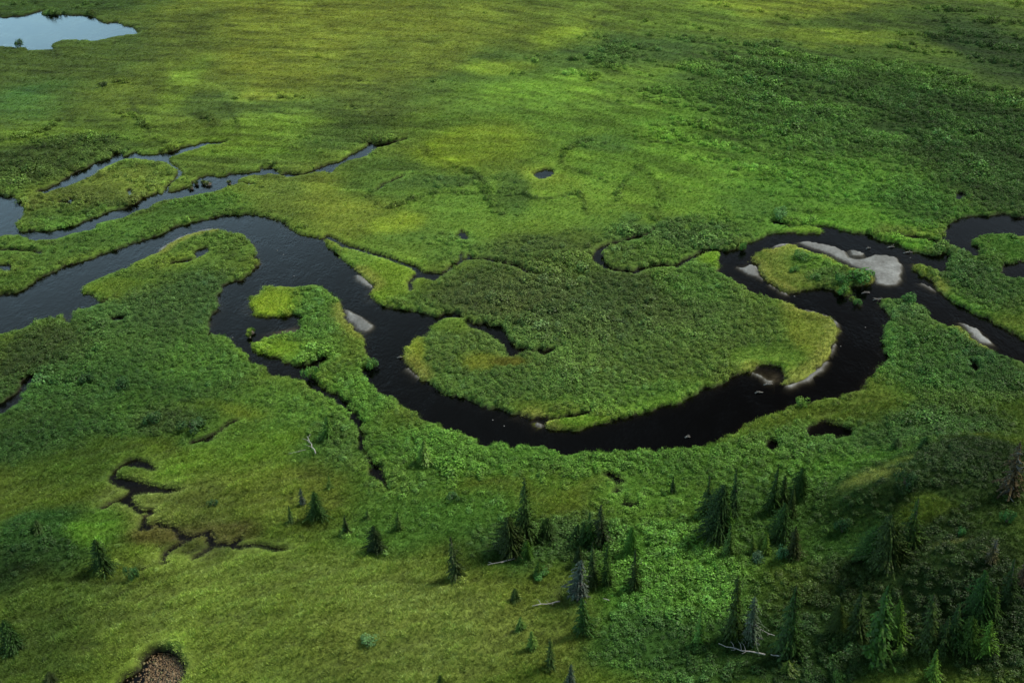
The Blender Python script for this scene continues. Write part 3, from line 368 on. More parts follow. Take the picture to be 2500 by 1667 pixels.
LOGS = [
[-3.53, 77.85, -0.51, 78.9, 0.2, 'broken white log left of the fresh green young spruce'],
[1.13, 71.61, 4.06, 72.42, 0.2, 'straight white log lying in the open meadow'],
[19.42, 66.09, 23.78, 64.78, 0.2, 'long thin white log under the grey half-dead spruce'],
[24.32, 64.78, 25.71, 64.5, 0.28, 'short thick white log piece in line with the long one'],
[-27.0, 102.11, -25.3, 98.15, 0.2, 'white dead trunk with a crooked fork on the left meadow'],
[23.93, 67.87, 25.22, 66.98, 0.1, 'thin grey pole propped right of the grey half-dead spruce'],
[8.55, 72.43, 9.18, 72.2, 0.14, 'small pale stick right of the dark pointed spruce'],
[-28.86, 98.65, -26.75, 99.16, 0.08, 'thin pale branch lying left of the white dead trunk']]
DRIFT = [
[55.8, 134.23, 0.68, 'grey driftwood tangle in the channel right of the islet tail'],
[57.08, 132.1, 0.85, 'grey driftwood heap at the tip of the right bank point'],
[64.73, 148.95, 0.66, 'grey snag of roots against the far grass strip'],
[66.91, 146.85, 0.79, 'flat driftwood raft beside the far grass strip'],
[34.95, 110.75, 0.64, 'driftwood on the muddy spur by the shallow pool'],
[33.25, 108.94, 0.53, 'driftwood tangle off the muddy spur'],
[22.06, 99.88, 0.36, 'pale stick caught in the wide river bend'],
[60.89, 148.83, 0.4, 'small stick in the shallows beyond the hooked silt bar'],
[-16.37, 120.54, 0.46, 'grey twigs washed against the west shore of the loop land']]
ROCKS = [
[-40.54, 155.75, 0.16, 'pale stone in the river above the yellow-green reeds'],
[-39.22, 154.13, 0.11, 'tiny pale stone right of another in the river'],
[-42.33, 127.71, 0.09, 'small pale stone in the dark backwater'],
[-2.92, 104.97, 0.08, 'pale stone in the river off the thin grass spit'],
[-1.42, 103.6, 0.1, 'low pale stone left of the thin grass spit tip'],
[-36.06, 146.26, 0.1, 'tiny stone in the river rapids'],
[52.63, 124.37, 0.09, 'tiny pale stone in the river by the right bank'],
[47.53, 119.58, 0.09, 'tiny pale stone off the gravel rim'],
[66.71, 145.2, 0.13, 'pale stone beside the driftwood raft'],
[44.56, 134.03, 0.17, 'flat grey stone at the islet foot']]
TUSSOCKS = [
[-59.71, 185.36, 0.78, (84, 96, 56), 'grassy tussock alone in the middle slough'],
[-55.48, 185.38, 0.41, (76, 84, 64), 'small grey tussock right of the grassy one in the slough'],
[-60.76, 185.83, 0.44, (70, 84, 50), 'little tussock left of the grassy one in the slough'],
[-39.7, 128.78, 0.53, (96, 120, 44), 'yellow-green tussock in the dark backwater'],
[-39.78, 127.55, 0.28, (90, 110, 44), 'tiny tussock just below the yellow-green one'],
[-34.76, 138.67, 0.63, (70, 90, 40), 'dark tussock gap plant on the yellow-green reed islet'],
[-62.74, 183.72, 0.53, (78, 92, 48), 'tussock at the bank left of the middle slough'],
[-62.11, 185.56, 0.41, (70, 84, 46), 'knob tussock against the slough bank']]


# ------------------------------------------------------------------ helpers
def lin(c):
    c = np.asarray(c, float) / 255.0
    return np.where(c <= .04045, c / 12.92, ((c + .055) / 1.055) ** 2.4)
HUE = np.array((.90, .96, .66))    # leaf hue against the cool sky light
def sstep(a, b, x):
    t = np.clip((x - a) / (b - a), 0, 1); return t * t * (3 - 2 * t)
def vnoise(x, y, seed=0):
    xi = np.floor(x).astype(np.int64); yi = np.floor(y).astype(np.int64); fx = x - xi; fy = y - yi
    fx = fx * fx * (3 - 2 * fx); fy = fy * fy * (3 - 2 * fy)
    def h(a, b):
        n = (a * 374761393 + b * 668265263 + seed * 1442695041) & 0xffffffff
        n = ((n ^ (n >> 13)) * 1274126177) & 0xffffffff
        return ((n ^ (n >> 16)) & 0xffff) / 65535.0
    return (h(xi, yi) * (1 - fx) + h(xi + 1, yi) * fx) * (1 - fy) + (h(xi, yi + 1) * (1 - fx) + h(xi + 1, yi + 1) * fx) * fy
def fbm(x, y, seed=0, oc=3):
    v = 0; a = .5; t = 0
    for k in range(oc):
        v = v + a * vnoise(x * 2 ** k + 17.3 * k, y * 2 ** k - 9.1 * k, seed + k); t += a; a *= .5
    return v / t * 2 - 1
def tag(o, label=None, cat=None, group=None, kind=None):
    if label: o['label'] = label
    if cat: o['category'] = cat
    if group: o['group'] = group
    if kind: o['kind'] = kind
    return o
def mesh(name, v, f, mats=(), smooth=False, attrs=None):
    me = bpy.data.meshes.new(name)
    v = np.asarray(v, np.float32); me.vertices.add(len(v)); me.vertices.foreach_set('co', v.ravel())
    if isinstance(f, np.ndarray):
        n, k = f.shape; me.loops.add(n * k); me.loops.foreach_set('vertex_index', f.ravel().astype(np.int32))
        me.polygons.add(n); me.polygons.foreach_set('loop_start', np.arange(0, n * k, k, dtype=np.int32))
    else:
        idx = [i for q in f for i in q]; me.loops.add(len(idx)); me.loops.foreach_set('vertex_index', np.array(idx, np.int32))
        me.polygons.add(len(f)); ls = np.cumsum([0] + [len(q) for q in f[:-1]]); me.polygons.foreach_set('loop_start', ls.astype(np.int32))
    me.update(calc_edges=True); me.validate()
    if smooth: me.shade_smooth()
    for mt in mats: me.materials.append(mt)
    for an, (ty, arr) in (attrs or {}).items():
        a = me.attributes.new(an, ty, 'POINT')
        a.data.foreach_set('color' if ty == 'FLOAT_COLOR' else ('vector' if ty == 'FLOAT_VECTOR' else 'value'), np.asarray(arr, np.float32 if ty != 'INT' else np.int32).ravel())
    return me
def obj(name, me, parent=None, loc=(0, 0, 0)):
    o = bpy.data.objects.new(name, me); COL.objects.link(o); o.location = loc
    if parent: o.parent = parent
    return o
def empty(name, loc, rz=0):
    o = bpy.data.objects.new(name, None); COL.objects.link(o); o.location = loc; o.rotation_euler = (0, 0, rz); o.empty_display_size = .3
    return o
class Geo:
    def __init__(s): s.v = []; s.f = []; s.t = []
    def add(s, vs, fs, tone=1.0):
        b = len(s.v); s.v += [tuple(q) for q in vs]; s.f += [tuple(i + b for i in q) for q in fs]; s.t += [tone] * len(vs)
    def tube(s, pts, rad, n=6, tone=1.0):
        pts = [Vector(p) for p in pts]; vs = []; fs = []
        for i, p in enumerate(pts):
            d = (pts[min(i + 1, len(pts) - 1)] - pts[max(i - 1, 0)]).normalized()
            a = d.orthogonal().normalized(); b = d.cross(a)
            for k in range(n):
                t = 2 * math.pi * k / n; vs.append(p + (a * math.cos(t) + b * math.sin(t)) * rad[i])
        for i in range(len(pts) - 1):
            for k in range(n):
                fs.append((i * n + k, i * n + (k + 1) % n, (i + 1) * n + (k + 1) % n, (i + 1) * n + k))
        fs.append(tuple(range(n))[::-1]); fs.append(tuple((len(pts) - 1) * n + k for k in range(n)))
        s.add(vs, fs, tone)
    def build(s, name, mats, smooth=False): return mesh(name, s.v, s.f, mats, smooth, {'tone': ('FLOAT', s.t)})

# ------------------------------------------------------------------ materials
def newmat(name):
    mt = bpy.data.materials.new(name); mt.use_nodes = True; n = mt.node_tree; n.nodes.clear(); return mt, n
def nd(n, ty, **kw):
    x = n.nodes.new(ty)
    for k, v in kw.items(): setattr(x, k, v)
    return x
def noise_node(n, scale, detail=4, vec=None, rough=.6):
    t = nd(n, 'ShaderNodeTexNoise'); t.inputs['Scale'].default_value = scale; t.inputs['Detail'].default_value = detail; t.inputs['Roughness'].default_value = rough
    if vec is None:
        g = nd(n, 'ShaderNodeNewGeometry'); vec = g.outputs['Position']
    n.links.new(vec, t.inputs['Vector']); return t.outputs['Fac']
def maprange(n, src, a, b, c, d):
    r = nd(n, 'ShaderNodeMapRange'); n.links.new(src, r.inputs[0])
    for i, q in enumerate((a, b, c, d)): r.inputs[i + 1].default_value = q
    return r.outputs[0]
def mul(n, colr, fac):
    x = nd(n, 'ShaderNodeVectorMath', operation='SCALE'); n.links.new(colr, x.inputs[0]); n.links.new(fac, x.inputs['Scale']); return x.outputs[0]
def math_n(n, op, a, b):
    x = nd(n, 'ShaderNodeMath', operation=op)
    for i, q in enumerate((a, b)):
        if isinstance(q, (int, float)): x.inputs[i].default_value = q
        else: n.links.new(q, x.inputs[i])
    return x.outputs[0]
def foliage_mat(name, source, trans=.22, cell=None):
    mt, n = newmat(name)
    if source == 'instancer':
        a = nd(n, 'ShaderNodeAttribute', attribute_type='INSTANCER', attribute_name='tint'); c = a.outputs['Color']
    elif source == 'object':
        c = nd(n, 'ShaderNodeObjectInfo').outputs['Color']
    tone = nd(n, 'ShaderNodeAttribute', attribute_name='tone').outputs['Fac']
    f = math_n(n, 'MULTIPLY', tone, maprange(n, noise_node(n, 1.7, 3), .25, .75, .75, 1.25))
    c = mul(n, c, f)
    d = nd(n, 'ShaderNodeBsdfDiffuse'); t = nd(n, 'ShaderNodeBsdfTranslucent'); g = nd(n, 'ShaderNodeBsdfGlossy'); g.inputs['Roughness'].default_value = .55
    n.links.new(c, d.inputs[0]); n.links.new(c, t.inputs[0])
    x = nd(n, 'ShaderNodeMixShader'); x.inputs[0].default_value = trans; n.links.new(d.outputs[0], x.inputs[1]); n.links.new(t.outputs[0], x.inputs[2])
    y = nd(n, 'ShaderNodeMixShader'); y.inputs[0].default_value = .014; n.links.new(x.outputs[0], y.inputs[1]); n.links.new(g.outputs[0], y.inputs[2])
    o = nd(n, 'ShaderNodeOutputMaterial'); n.links.new(y.outputs[0], o.inputs[0]); return mt
def solid_mat(name, c1, c2, scale, rough=.9, bump=0.0, tone=False):
    mt, n = newmat(name); p = nd(n, 'ShaderNodeBsdfPrincipled'); p.inputs['Roughness'].default_value = rough
    r = nd(n, 'ShaderNodeValToRGB'); fac = noise_node(n, scale, 6)
    r.color_ramp.elements[0].position = .3; r.color_ramp.elements[1].position = .7
    r.color_ramp.elements[0].color = (*c1, 1); r.color_ramp.elements[1].color = (*c2, 1)
    n.links.new(fac, r.inputs[0]); n.links.new(r.outputs[0], p.inputs['Base Color'])
    if bump:
        b = nd(n, 'ShaderNodeBump'); b.inputs['Strength'].default_value = bump; b.inputs['Distance'].default_value = .1
        n.links.new(noise_node(n, scale * 3, 6), b.inputs['Height']); n.links.new(b.outputs[0], p.inputs['Normal'])
    o = nd(n, 'ShaderNodeOutputMaterial'); n.links.new(p.outputs[0], o.inputs[0]); return mt
def silt_mat():
    mt, n = newmat('grey_silt'); p = nd(n, 'ShaderNodeBsdfPrincipled'); p.inputs['Roughness'].default_value = .8
    r = nd(n, 'ShaderNodeValToRGB'); e = r.color_ramp.elements
    f = math_n(n, 'ADD', math_n(n, 'MULTIPLY', noise_node(n, .33, 5), .5), math_n(n, 'MULTIPLY', noise_node(n, 2.2, 8, rough=.8), .5))
    e[0].position = .40; e[0].color = (.045, .047, .043, 1); e[1].position = .62; e[1].color = (.145, .155, .15, 1); q = e.new(.5); q.color = (.08, .085, .081, 1)
    n.links.new(f, r.inputs[0]); n.links.new(r.outputs[0], p.inputs['Base Color'])
    b = nd(n, 'ShaderNodeBump'); b.inputs['Strength'].default_value = .6; b.inputs['Distance'].default_value = .08
    n.links.new(noise_node(n, 5, 6), b.inputs['Height']); n.links.new(b.outputs[0], p.inputs['Normal'])
    o = nd(n, 'ShaderNodeOutputMaterial'); n.links.new(p.outputs[0], o.inputs[0]); return mt
def ground_mat():
    mt, n = newmat('marsh_ground'); p = nd(n, 'ShaderNodeBsdfPrincipled'); p.inputs['Roughness'].default_value = .95; p.inputs['Specular IOR Level'].default_value = .1
    a = nd(n, 'ShaderNodeAttribute', attribute_name='cover')
    f = math_n(n, 'MULTIPLY', maprange(n, noise_node(n, 2.2, 8, rough=.7), .3, .7, .6, 1.4), maprange(n, noise_node(n, .35, 5), .3, .7, .85, 1.15))
    n.links.new(mul(n, a.outputs['Color'], f), p.inputs['Base Color'])
    b = nd(n, 'ShaderNodeBump'); b.inputs['Strength'].default_value = .8; b.inputs['Distance'].default_value = .25
    n.links.new(noise_node(n, 1.8, 8, rough=.7), b.inputs['Height']); n.links.new(b.outputs[0], p.inputs['Normal'])
    o = nd(n, 'ShaderNodeOutputMaterial'); n.links.new(p.outputs[0], o.inputs[0]); return mt
def water_mat():
    mt, n = newmat('tea_dark_water')
    g = nd(n, 'ShaderNodeNewGeometry'); mp = nd(n, 'ShaderNodeMapping'); mp.inputs['Scale'].default_value = (1, .6, 1); mp.inputs['Rotation'].default_value = (0, 0, .5)
    n.links.new(g.outputs['Position'], mp.inputs['Vector'])
    rip = noise_node(n, 3.2, 4, mp.outputs[0]); flow = noise_node(n, .22, 4, mp.outputs[0])
    b = nd(n, 'ShaderNodeBump'); b.inputs['Distance'].default_value = .05
    swell = noise_node(n, .8, 3, mp.outputs[0])
    n.links.new(maprange(n, flow, .4, .62, .12, .55), b.inputs['Strength']); n.links.new(math_n(n, 'ADD', rip, math_n(n, 'MULTIPLY', swell, 1.6)), b.inputs['Height'])
    fr = nd(n, 'ShaderNodeFresnel'); fr.inputs['IOR'].default_value = 1.33; n.links.new(b.outputs[0], fr.inputs['Normal'])
    gl = nd(n, 'ShaderNodeBsdfGlossy'); gl.inputs['Roughness'].default_value = .09; n.links.new(b.outputs[0], gl.inputs['Normal'])
    tr = nd(n, 'ShaderNodeBsdfTransparent'); dp = nd(n, 'ShaderNodeAttribute', attribute_name='depth').outputs['Fac']; cc = nd(n, 'ShaderNodeCombineColor')
    for i, k in enumerate((.08, .07, .045)): n.links.new(math_n(n, 'POWER', k, dp), cc.inputs[i])     # peat-brown water swallows light with depth
    n.links.new(cc.outputs[0], tr.inputs[0])
    x = nd(n, 'ShaderNodeMixShader'); n.links.new(fr.outputs[0], x.inputs[0]); n.links.new(tr.outputs[0], x.inputs[1]); n.links.new(gl.outputs[0], x.inputs[2])
    o = nd(n, 'ShaderNodeOutputMaterial'); n.links.new(x.outputs[0], o.inputs[0]); return mt
M_GROUND = ground_mat(); M_WATER = water_mat()
M_INST = foliage_mat('scrub_leaf', 'instancer'); M_OBJ = foliage_mat('needle_leaf', 'object', .1); M_SHRUB = foliage_mat('shrub_leaf', 'object', .22)
M_SILT = silt_mat()
M_BARK = solid_mat('bark', (.05, .04, .03), (.11, .09, .07), 6)
M_DEAD = solid_mat('weathered_wood', (.15, .145, .13), (.30, .29, .27), 5)
M_DRIFT = solid_mat('driftwood', (.07, .065, .055), (.17, .16, .145), 7)
M_STONE = solid_mat('stone', (.08, .08, .075), (.17, .17, .16), 8)
M_PADS = [solid_mat('lily_pad_' + nm, a, b, 9, .6) for nm, a, b in (('ochre', (.085, .052, .022), (.15, .098, .044)), ('tan', (.115, .082, .04), (.18, .13, .066)), ('russet', (.055, .034, .016), (.095, .06, .028)), ('olive', (.07, .065, .025), (.12, .11, .04)))]

# ------------------------------------------------------------------ the plan as fields on a grid that is finer nearby
gx = np.arange(-200, 200.1, .45)
ys = [46.0]
while ys[-1] < 395: ys.append(ys[-1] + .0036 * ys[-1])
gy = np.array(ys); NX, NY = len(gx), len(gy)
GX, GY = np.meshgrid(gx, gy)
def seg_dist(pts, closed, reach):
    D = np.full(GX.shape, 1e3); n = len(pts)
    for i in range(n if closed else n - 1):
        (ax, ay), (bx, by) = pts[i], pts[(i + 1) % n]
        i0, i1 = np.searchsorted(gx, (min(ax, bx) - reach, max(ax, bx) + reach)); j0, j1 = np.searchsorted(gy, (min(ay, by) - reach, max(ay, by) + reach))
        if i1 <= i0 or j1 <= j0: continue
        X = GX[j0:j1, i0:i1] - ax; Y = GY[j0:j1, i0:i1] - ay; dx, dy = bx - ax, by - ay
        t = np.clip((X * dx + Y * dy) / (dx * dx + dy * dy + 1e-9), 0, 1)
        d = np.hypot(X - t * dx, Y - t * dy); D[j0:j1, i0:i1] = np.minimum(D[j0:j1, i0:i1], d)
    return D
def inside(pts):
    I = np.zeros(GX.shape, bool); n = len(pts)
    for i in range(n):
        (ax, ay), (bx, by) = pts[i], pts[(i + 1) % n]
        if ay == by: continue
        j0, j1 = np.searchsorted(gy, (min(ay, by), max(ay, by)))
        for j in range(j0, j1):
            k = np.searchsorted(gx, ax + (gy[j] - ay) / (by - ay) * (bx - ax)); I[j, k:] ^= True
    return I
def sdf(pts, reach=6.0):
    d = np.minimum(seg_dist(pts, True, reach), reach); return np.where(inside(pts), d, -d)
bodies = [('river', np.minimum(sdf(RIVER), -sdf(ISLE)))]
bodies += [('lake', sdf(LAKE)), ('slough', sdf(SLOUGH) + .25), ('upper_slough', sdf(UPPER) + .45), ('pond', sdf(RPOND)), ('pond', sdf(RPOND2))]
bodies += [(nm, sdf(p, 4)) for nm, p in PONDS]
for p, w in CREEKS: bodies.append(('creek', np.maximum(max(w * 1.15, .44) / 2 - seg_dist(p, False, 4), -4)))
S = np.full(GX.shape, -6.0); BID = np.zeros(GX.shape, int)
for i, (nm, b) in enumerate(bodies):
    k = b > S; S[k] = b[k]; BID[k] = i
BAR = np.full(GX.shape, -3.0); bar_fields = []
for p, lab in BARS:
    b = sdf(p, 3); b = b + (.15 if any(q in lab for q in ('rim', 'line', 'shore', 'strip')) else .05); bar_fields.append(b); BAR = np.maximum(BAR, b)
JAG = .75 * fbm(GX / 2.0, GY / 2.0, 5, 3) + .3 * fbm(GX / .8, GY / .8, 8, 2)
NARROW = np.isin(BID, [i for i, (nm, b) in enumerate(bodies) if nm in ('creek', 'oxbow', 'pool', 'lily_pond')])
SJ = S + JAG * sstep(3.5, 1.0, np.abs(S)) * np.where(NARROW, .3, np.where(BID == 3, .45, np.where(BID == 2, .7, 1)))
def hills(x, y):
    z = 0
    for hx, hy, rx, ry, h in HILLS: z = z + h * np.exp(-(((x - hx) / rx) ** 2 + ((y - hy) / ry) ** 2))
    return z
G_ALB = 1.3
# plant communities (dark corner greens also carry painted shade), brushier around the spruces and along the banks
cov = np.zeros((*GX.shape, 3)); cov[:] = lin((78, 98, 36)); bush = np.full(GX.shape, .12)
wx = GX + 5 * fbm(GX / 14, GY / 14, 21) + 2.4 * fbm(GX / 3.5, GY / 3.5, 24); wy = GY + 7 * fbm(GX / 14, GY / 14, 31) + 2.8 * fbm(GX / 3.5, GY / 3.5, 34)
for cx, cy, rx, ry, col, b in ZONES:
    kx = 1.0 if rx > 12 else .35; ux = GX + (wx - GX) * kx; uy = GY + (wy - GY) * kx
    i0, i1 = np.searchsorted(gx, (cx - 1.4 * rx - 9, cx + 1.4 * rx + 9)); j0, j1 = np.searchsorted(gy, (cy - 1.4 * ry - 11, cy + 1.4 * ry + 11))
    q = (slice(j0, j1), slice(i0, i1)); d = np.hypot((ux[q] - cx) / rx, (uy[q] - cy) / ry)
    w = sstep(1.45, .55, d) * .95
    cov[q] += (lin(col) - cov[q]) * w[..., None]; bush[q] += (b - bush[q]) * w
for x, y, h, ln, w, kd, lb in TREES:
    i0, i1 = np.searchsorted(gx, (x - 3.5, x + 3.5)); j0, j1 = np.searchsorted(gy, (y - 3.5, y + 3.5)); q = (slice(j0, j1), slice(i0, i1))
    bush[q] = np.maximum(bush[q], .62 * sstep(1.0 + w * 1.3, .5 * w, np.hypot(GX[q] - x, GY[q] - y)) * (kd not in 'f'))
bush = np.clip(bush + .5 * sstep(-3.2, -1.2, S) * sstep(.02, -.3, S) * (~NARROW) * (BAR < -1.6) * sstep(-.15, .35, fbm(GX / 4, GY / 4, 55, 2)), 0, 1)
for ax, ay, bx, by, dia, lb in LOGS:
    bush *= 1 - .9 * sstep(1.5, .6, seg_dist([(ax, ay), (bx, by)], False, 2))
rimw = sstep(-2.7, -.7, BAR + .5 * fbm(GX / 2, GY / 2, 19)); bush *= 1 - .9 * rimw; cov += (lin((116, 121, 62)) - cov) * (.7 * rimw)[..., None]    # thin pale sward on the silt beside the bars
far = sstep(140, 210, GY)
ang = R(-14); sx = GX * math.cos(ang) + GY * math.sin(ang); sy = -GX * math.sin(ang) + GY * math.cos(ang)
a2 = R(-36); rx_ = GX * math.cos(a2) + GY * math.sin(a2); ry_ = -GX * math.sin(a2) + GY * math.cos(a2); rw = sstep(-30, 40, GX + .25 * (GY - 200))
STREAK = fbm(sx / 13, sy / 4.5, 41, 4) * (1 - rw) + fbm(rx_ / 13, ry_ / 4.2, 42, 4) * rw
PATCH = fbm(GX / 9, GY / 9, 51, 4)
tone = 1 + .6 * STREAK * (.25 + .75 * far) * (.5 + bush) + .2 * PATCH
DRAIN = np.abs(fbm(GX / 16 + .6 * fbm(GX / 5, GY / 5, 61), GY / 22, 66, 2)); drain = sstep(.05, 0, DRAIN) * sstep(.5, .1, bush)
tone *= 1 - .35 * drain
hue = fbm(GX / 6, GY / 6, 71, 3)
cov *= np.clip(tone, .45, 1.7)[..., None]
COMB = fbm(sx / 10, sy / 1.5, 45, 3) * (1 - rw) + fbm(rx_ / 10, ry_ / 1.6, 46, 3) * rw; COMB = COMB + .6 * (fbm(sx / 3.2, sy / .8, 47, 2) * (1 - rw) + fbm(rx_ / 3.2, ry_ / .9, 48, 2) * rw)
cov *= np.clip(1 + .62 * COMB * (.2 + .8 * far), .4, 1.6)[..., None]
cov *= (1 + .16 * sstep(-2.4, -1.0, S) * sstep(.1, -.3, S))[..., None]
for pts, w, gain, b_ in PATHS:
    q = sstep(w, w * .25, seg_dist(pts, False, w + 1) + .35 * fbm(GX / 1.5, GY / 1.5, 77))
    cov *= (1 + (gain - 1) * q)[..., None]; bush += (b_ - bush) * q
cov[..., 0] *= 1.02 + .07 * hue; cov[..., 2] *= 1 - .1 * hue
gr = cov.mean(-1, keepdims=True); cov = cov * .93 + gr * .07; cov *= HUE; cov[..., 0] *= 1 + .06 * sstep(.6, .15, bush) + .13 * sstep(.35, .8, bush)
HUM = .16 * fbm(GX / 2.2, GY / 2.2, 81, 3) + .10 * fbm(GX / 7, GY / 7, 91, 2) - .12 * drain
TUS = fbm((GX + .4 * GY) / 3.4, (GY - .4 * GX) / 1.3, 95, 3) * sstep(135, 105, GY) * sstep(.35, .1, bush)
HUM += .45 * TUS
zl = hills(GX, GY) + HUM * sstep(0, -1.2, SJ) + .02
edge = sstep(-190, -180, GX) * sstep(190, 180, GX) * sstep(47, 50, GY) * sstep(392, 380, GY)
zl = .02 + (zl - .02) * edge
shal = np.zeros(GX.shape)
for cx, cy, rx, ry, s in SHALLOW:
    d = np.hypot((wx * .3 + GX * .7 - cx) / rx, (wy * .3 + GY * .7 - cy) / ry); shal = np.maximum(shal, s * sstep(1.2, .3, d) * (.7 + .5 * fbm(sx / 5, sy / 1.5, 99)))
shal = np.clip(shal, 0, 1); WL = -.46
bed = WL - .05 - (.26 + .55 * np.clip(SJ, 0, 2.2)) * (1 - .95 * shal)
wb = sstep(-.42, .14, SJ)
ZG = zl * (1 - wb) + bed * wb
barw = sstep(-.25, .15, BAR); ZG = ZG * (1 - barw) + np.minimum(ZG, WL - .12) * barw
soil = sstep(-.38, -.12, SJ)
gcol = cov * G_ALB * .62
peat = np.array((.013, .0115, .008)); silt = np.array((.016, .015, .012)); sand = np.array((.2, .187, .15))
gcol = gcol * (1 - soil[..., None]) + peat * soil[..., None]
bedw = sstep(-.05, .3, SJ)[..., None]
shal = shal[..., None]
gcol = gcol * (1 - bedw) + (silt * (1 - shal) + sand * shal) * bedw
def sample(F, x, y):
    fx = np.clip(np.interp(x, gx, np.arange(NX)), 0, NX - 1.001); fy = np.clip(np.interp(y, gy, np.arange(NY)), 0, NY - 1.001)
    i = fx.astype(int); j = fy.astype(int); u = fx - i; v = fy - j
    if F.ndim == 3: u = u[..., None]; v = v[..., None]
    return (F[j, i] * (1 - u) + F[j, i + 1] * u) * (1 - v) + (F[j + 1, i] * (1 - u) + F[j + 1, i + 1] * u) * v
def gz(x, y): return float(sample(ZG, np.array([x]), np.array([y]))[0])

# ------------------------------------------------------------------ ground sheet, out to the horizon
idx = np.arange(NX * NY).reshape(NY, NX)
F4 = np.stack([idx[:-1, :-1], idx[:-1, 1:], idx[1:, 1:], idx[1:, :-1]], -1).reshape(-1, 4)
V = np.stack([GX, GY, ZG], -1).reshape(-1, 3); C4 = np.concatenate([gcol.reshape(-1, 3), np.ones((NX * NY, 1))], 1)
x0, x1, y0, y1 = gx[0], gx[-1], gy[0], gy[-1]; B = 9000.0
ov = np.array([(-B, -B, 0), (B, -B, 0), (B, B, 0), (-B, B, 0)], float); ov[:, 2] = .02
n0 = NX * NY; cn = [idx[0, 0], idx[0, -1], idx[-1, -1], idx[-1, 0]]
OF = np.array([(n0, n0 + 1, cn[1], cn[0]), (n0 + 1, n0 + 2, cn[2], cn[1]), (n0 + 2, n0 + 3, cn[3], cn[2]), (n0 + 3, n0, cn[0], cn[3])])
V = np.concatenate([V, ov]); C4 = np.concatenate([C4, np.tile([*(lin((70, 92, 36)) * HUE * G_ALB * .62), 1], (4, 1))])
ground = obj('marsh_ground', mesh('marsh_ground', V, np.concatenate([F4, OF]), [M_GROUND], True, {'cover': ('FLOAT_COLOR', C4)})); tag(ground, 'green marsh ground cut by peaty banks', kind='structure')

bar_z = []
for b in bar_fields:
    bb = b - .32 + (.45 * fbm(GX / 1.6, GY / 1.6, 13) + .3 * fbm(GX / 5, GY / 5, 12)) * sstep(-2.5, -.5, b)
    bar_z.append(WL + np.interp(bb, [-2.2, -.9, -.3, 0, .25, 2.2], [-2.0, -.85, -.32, -.02, .05, .11]) + .03 * fbm(GX / 1.2, GY / .9, 14))
DEPTH = np.clip(WL - np.maximum.reduce([ZG] + bar_z), .01, 2.5)
# ------------------------------------------------------------------ water, one sheet per body
cellmax = np.maximum.reduce([SJ[:-1, :-1], SJ[:-1, 1:], SJ[1:, 1:], SJ[1:, :-1]]).reshape(-1); cellb = BID[:-1, :-1].reshape(-1)
for i, (nm, b) in enumerate(bodies):
    k = np.where((cellb == i) & (cellmax > -.45))[0]
    if len(k) == 0: continue
    q = F4[k]; u, inv = np.unique(q, return_inverse=True); vv = V[u].copy(); vv[:, 2] = WL
    tag(obj(nm, mesh(nm, vv, inv.reshape(-1, 4), [M_WATER], True, {'depth': ('FLOAT', DEPTH.reshape(-1)[u])})), kind='structure')
for (p, lab), b, zb in zip(BARS, bar_fields, bar_z):
    k = np.where(np.maximum.reduce([b[:-1, :-1], b[:-1, 1:], b[1:, 1:], b[1:, :-1]]).reshape(-1) > -2.0)[0]
    if len(k) == 0: continue
    q = F4[k]; u, inv = np.unique(q, return_inverse=True); vv = V[u].copy(); vv[:, 2] = zb.reshape(-1)[u]
    tag(obj('gravel_bar', mesh('gravel_bar', vv, inv.reshape(-1, 4), [M_SILT], True)), lab, kind='structure')

# ------------------------------------------------------------------ plants of the ground cover
def bush_mesh(i):
    g = Geo(); rr = random.Random(100 + i)
    lobes = [(Vector((rr.uniform(-1, 1), rr.uniform(-1, 1), rr.uniform(0, 1))).normalized(), rr.uniform(.1, .45)) for _ in range(6)]
    for k in range(250):
        d = Vector((rr.gauss(0, 1), rr.gauss(0, 1), abs(rr.gauss(.25, .9)))).normalized()
        rad = .62 + sum(a * max(0, d.dot(l)) ** 6 for l, a in lobes); rad *= rr.uniform(.6, 1.05) if k % 3 else rr.uniform(.9, 1.2)
        p = d * rad; p.z = p.z * .95 + .05
        n = (d * .7 + Vector((rr.gauss(0, .5), rr.gauss(0, .5), .55 + rr.gauss(0, .4)))).normalized()
        a = n.orthogonal().normalized(); t = rr.uniform(0, 6.28); b = n.cross(a); a, b = a * math.cos(t) + b * math.sin(t), b * math.cos(t) - a * math.sin(t)
        l = rr.uniform(.10, .18); w = l * rr.uniform(.45, .65)
        g.add([p - a * l, p - b * w, p + a * l, p + b * w], [(0, 1, 2, 3)], rr.choice((.6, .75, .9, 1, 1.15, 1.3, 1.6)))
    return g.build('willow_clump', [M_INST])
def tuft_mesh(i):
    g = Geo(); rr = random.Random(300 + i)
    for k in range(46):
        t = rr.uniform(0, 6.28); r = abs(rr.gauss(0, .42)); p = Vector((r * math.cos(t), r * math.sin(t), -.04)); lean = rr.uniform(.1, .9)
        t2 = t + rr.gauss(0, .8); h = rr.uniform(.14, .42) * (1.1 - .5 * r); tip = p + Vector((math.cos(t2) * lean * h, math.sin(t2) * lean * h, h))
        s = Vector((-math.sin(t2 + rr.gauss(0, .7)), math.cos(t2), 0)) * rr.uniform(.022, .05)
        g.add([p - s, p + s, tip + s * .25, tip - s * .25], [(0, 1, 2, 3)], rr.choice((.75, .9, 1, 1, 1.15, 1.35)))
    return g.build('sedge_tuft', [M_INST])
def protos(name, fn, n):
    c = bpy.data.collections.new(name)
    for i in range(n):
        o = bpy.data.objects.new('%s_%02d' % (name, i), fn(i)); c.objects.link(o)
    return c
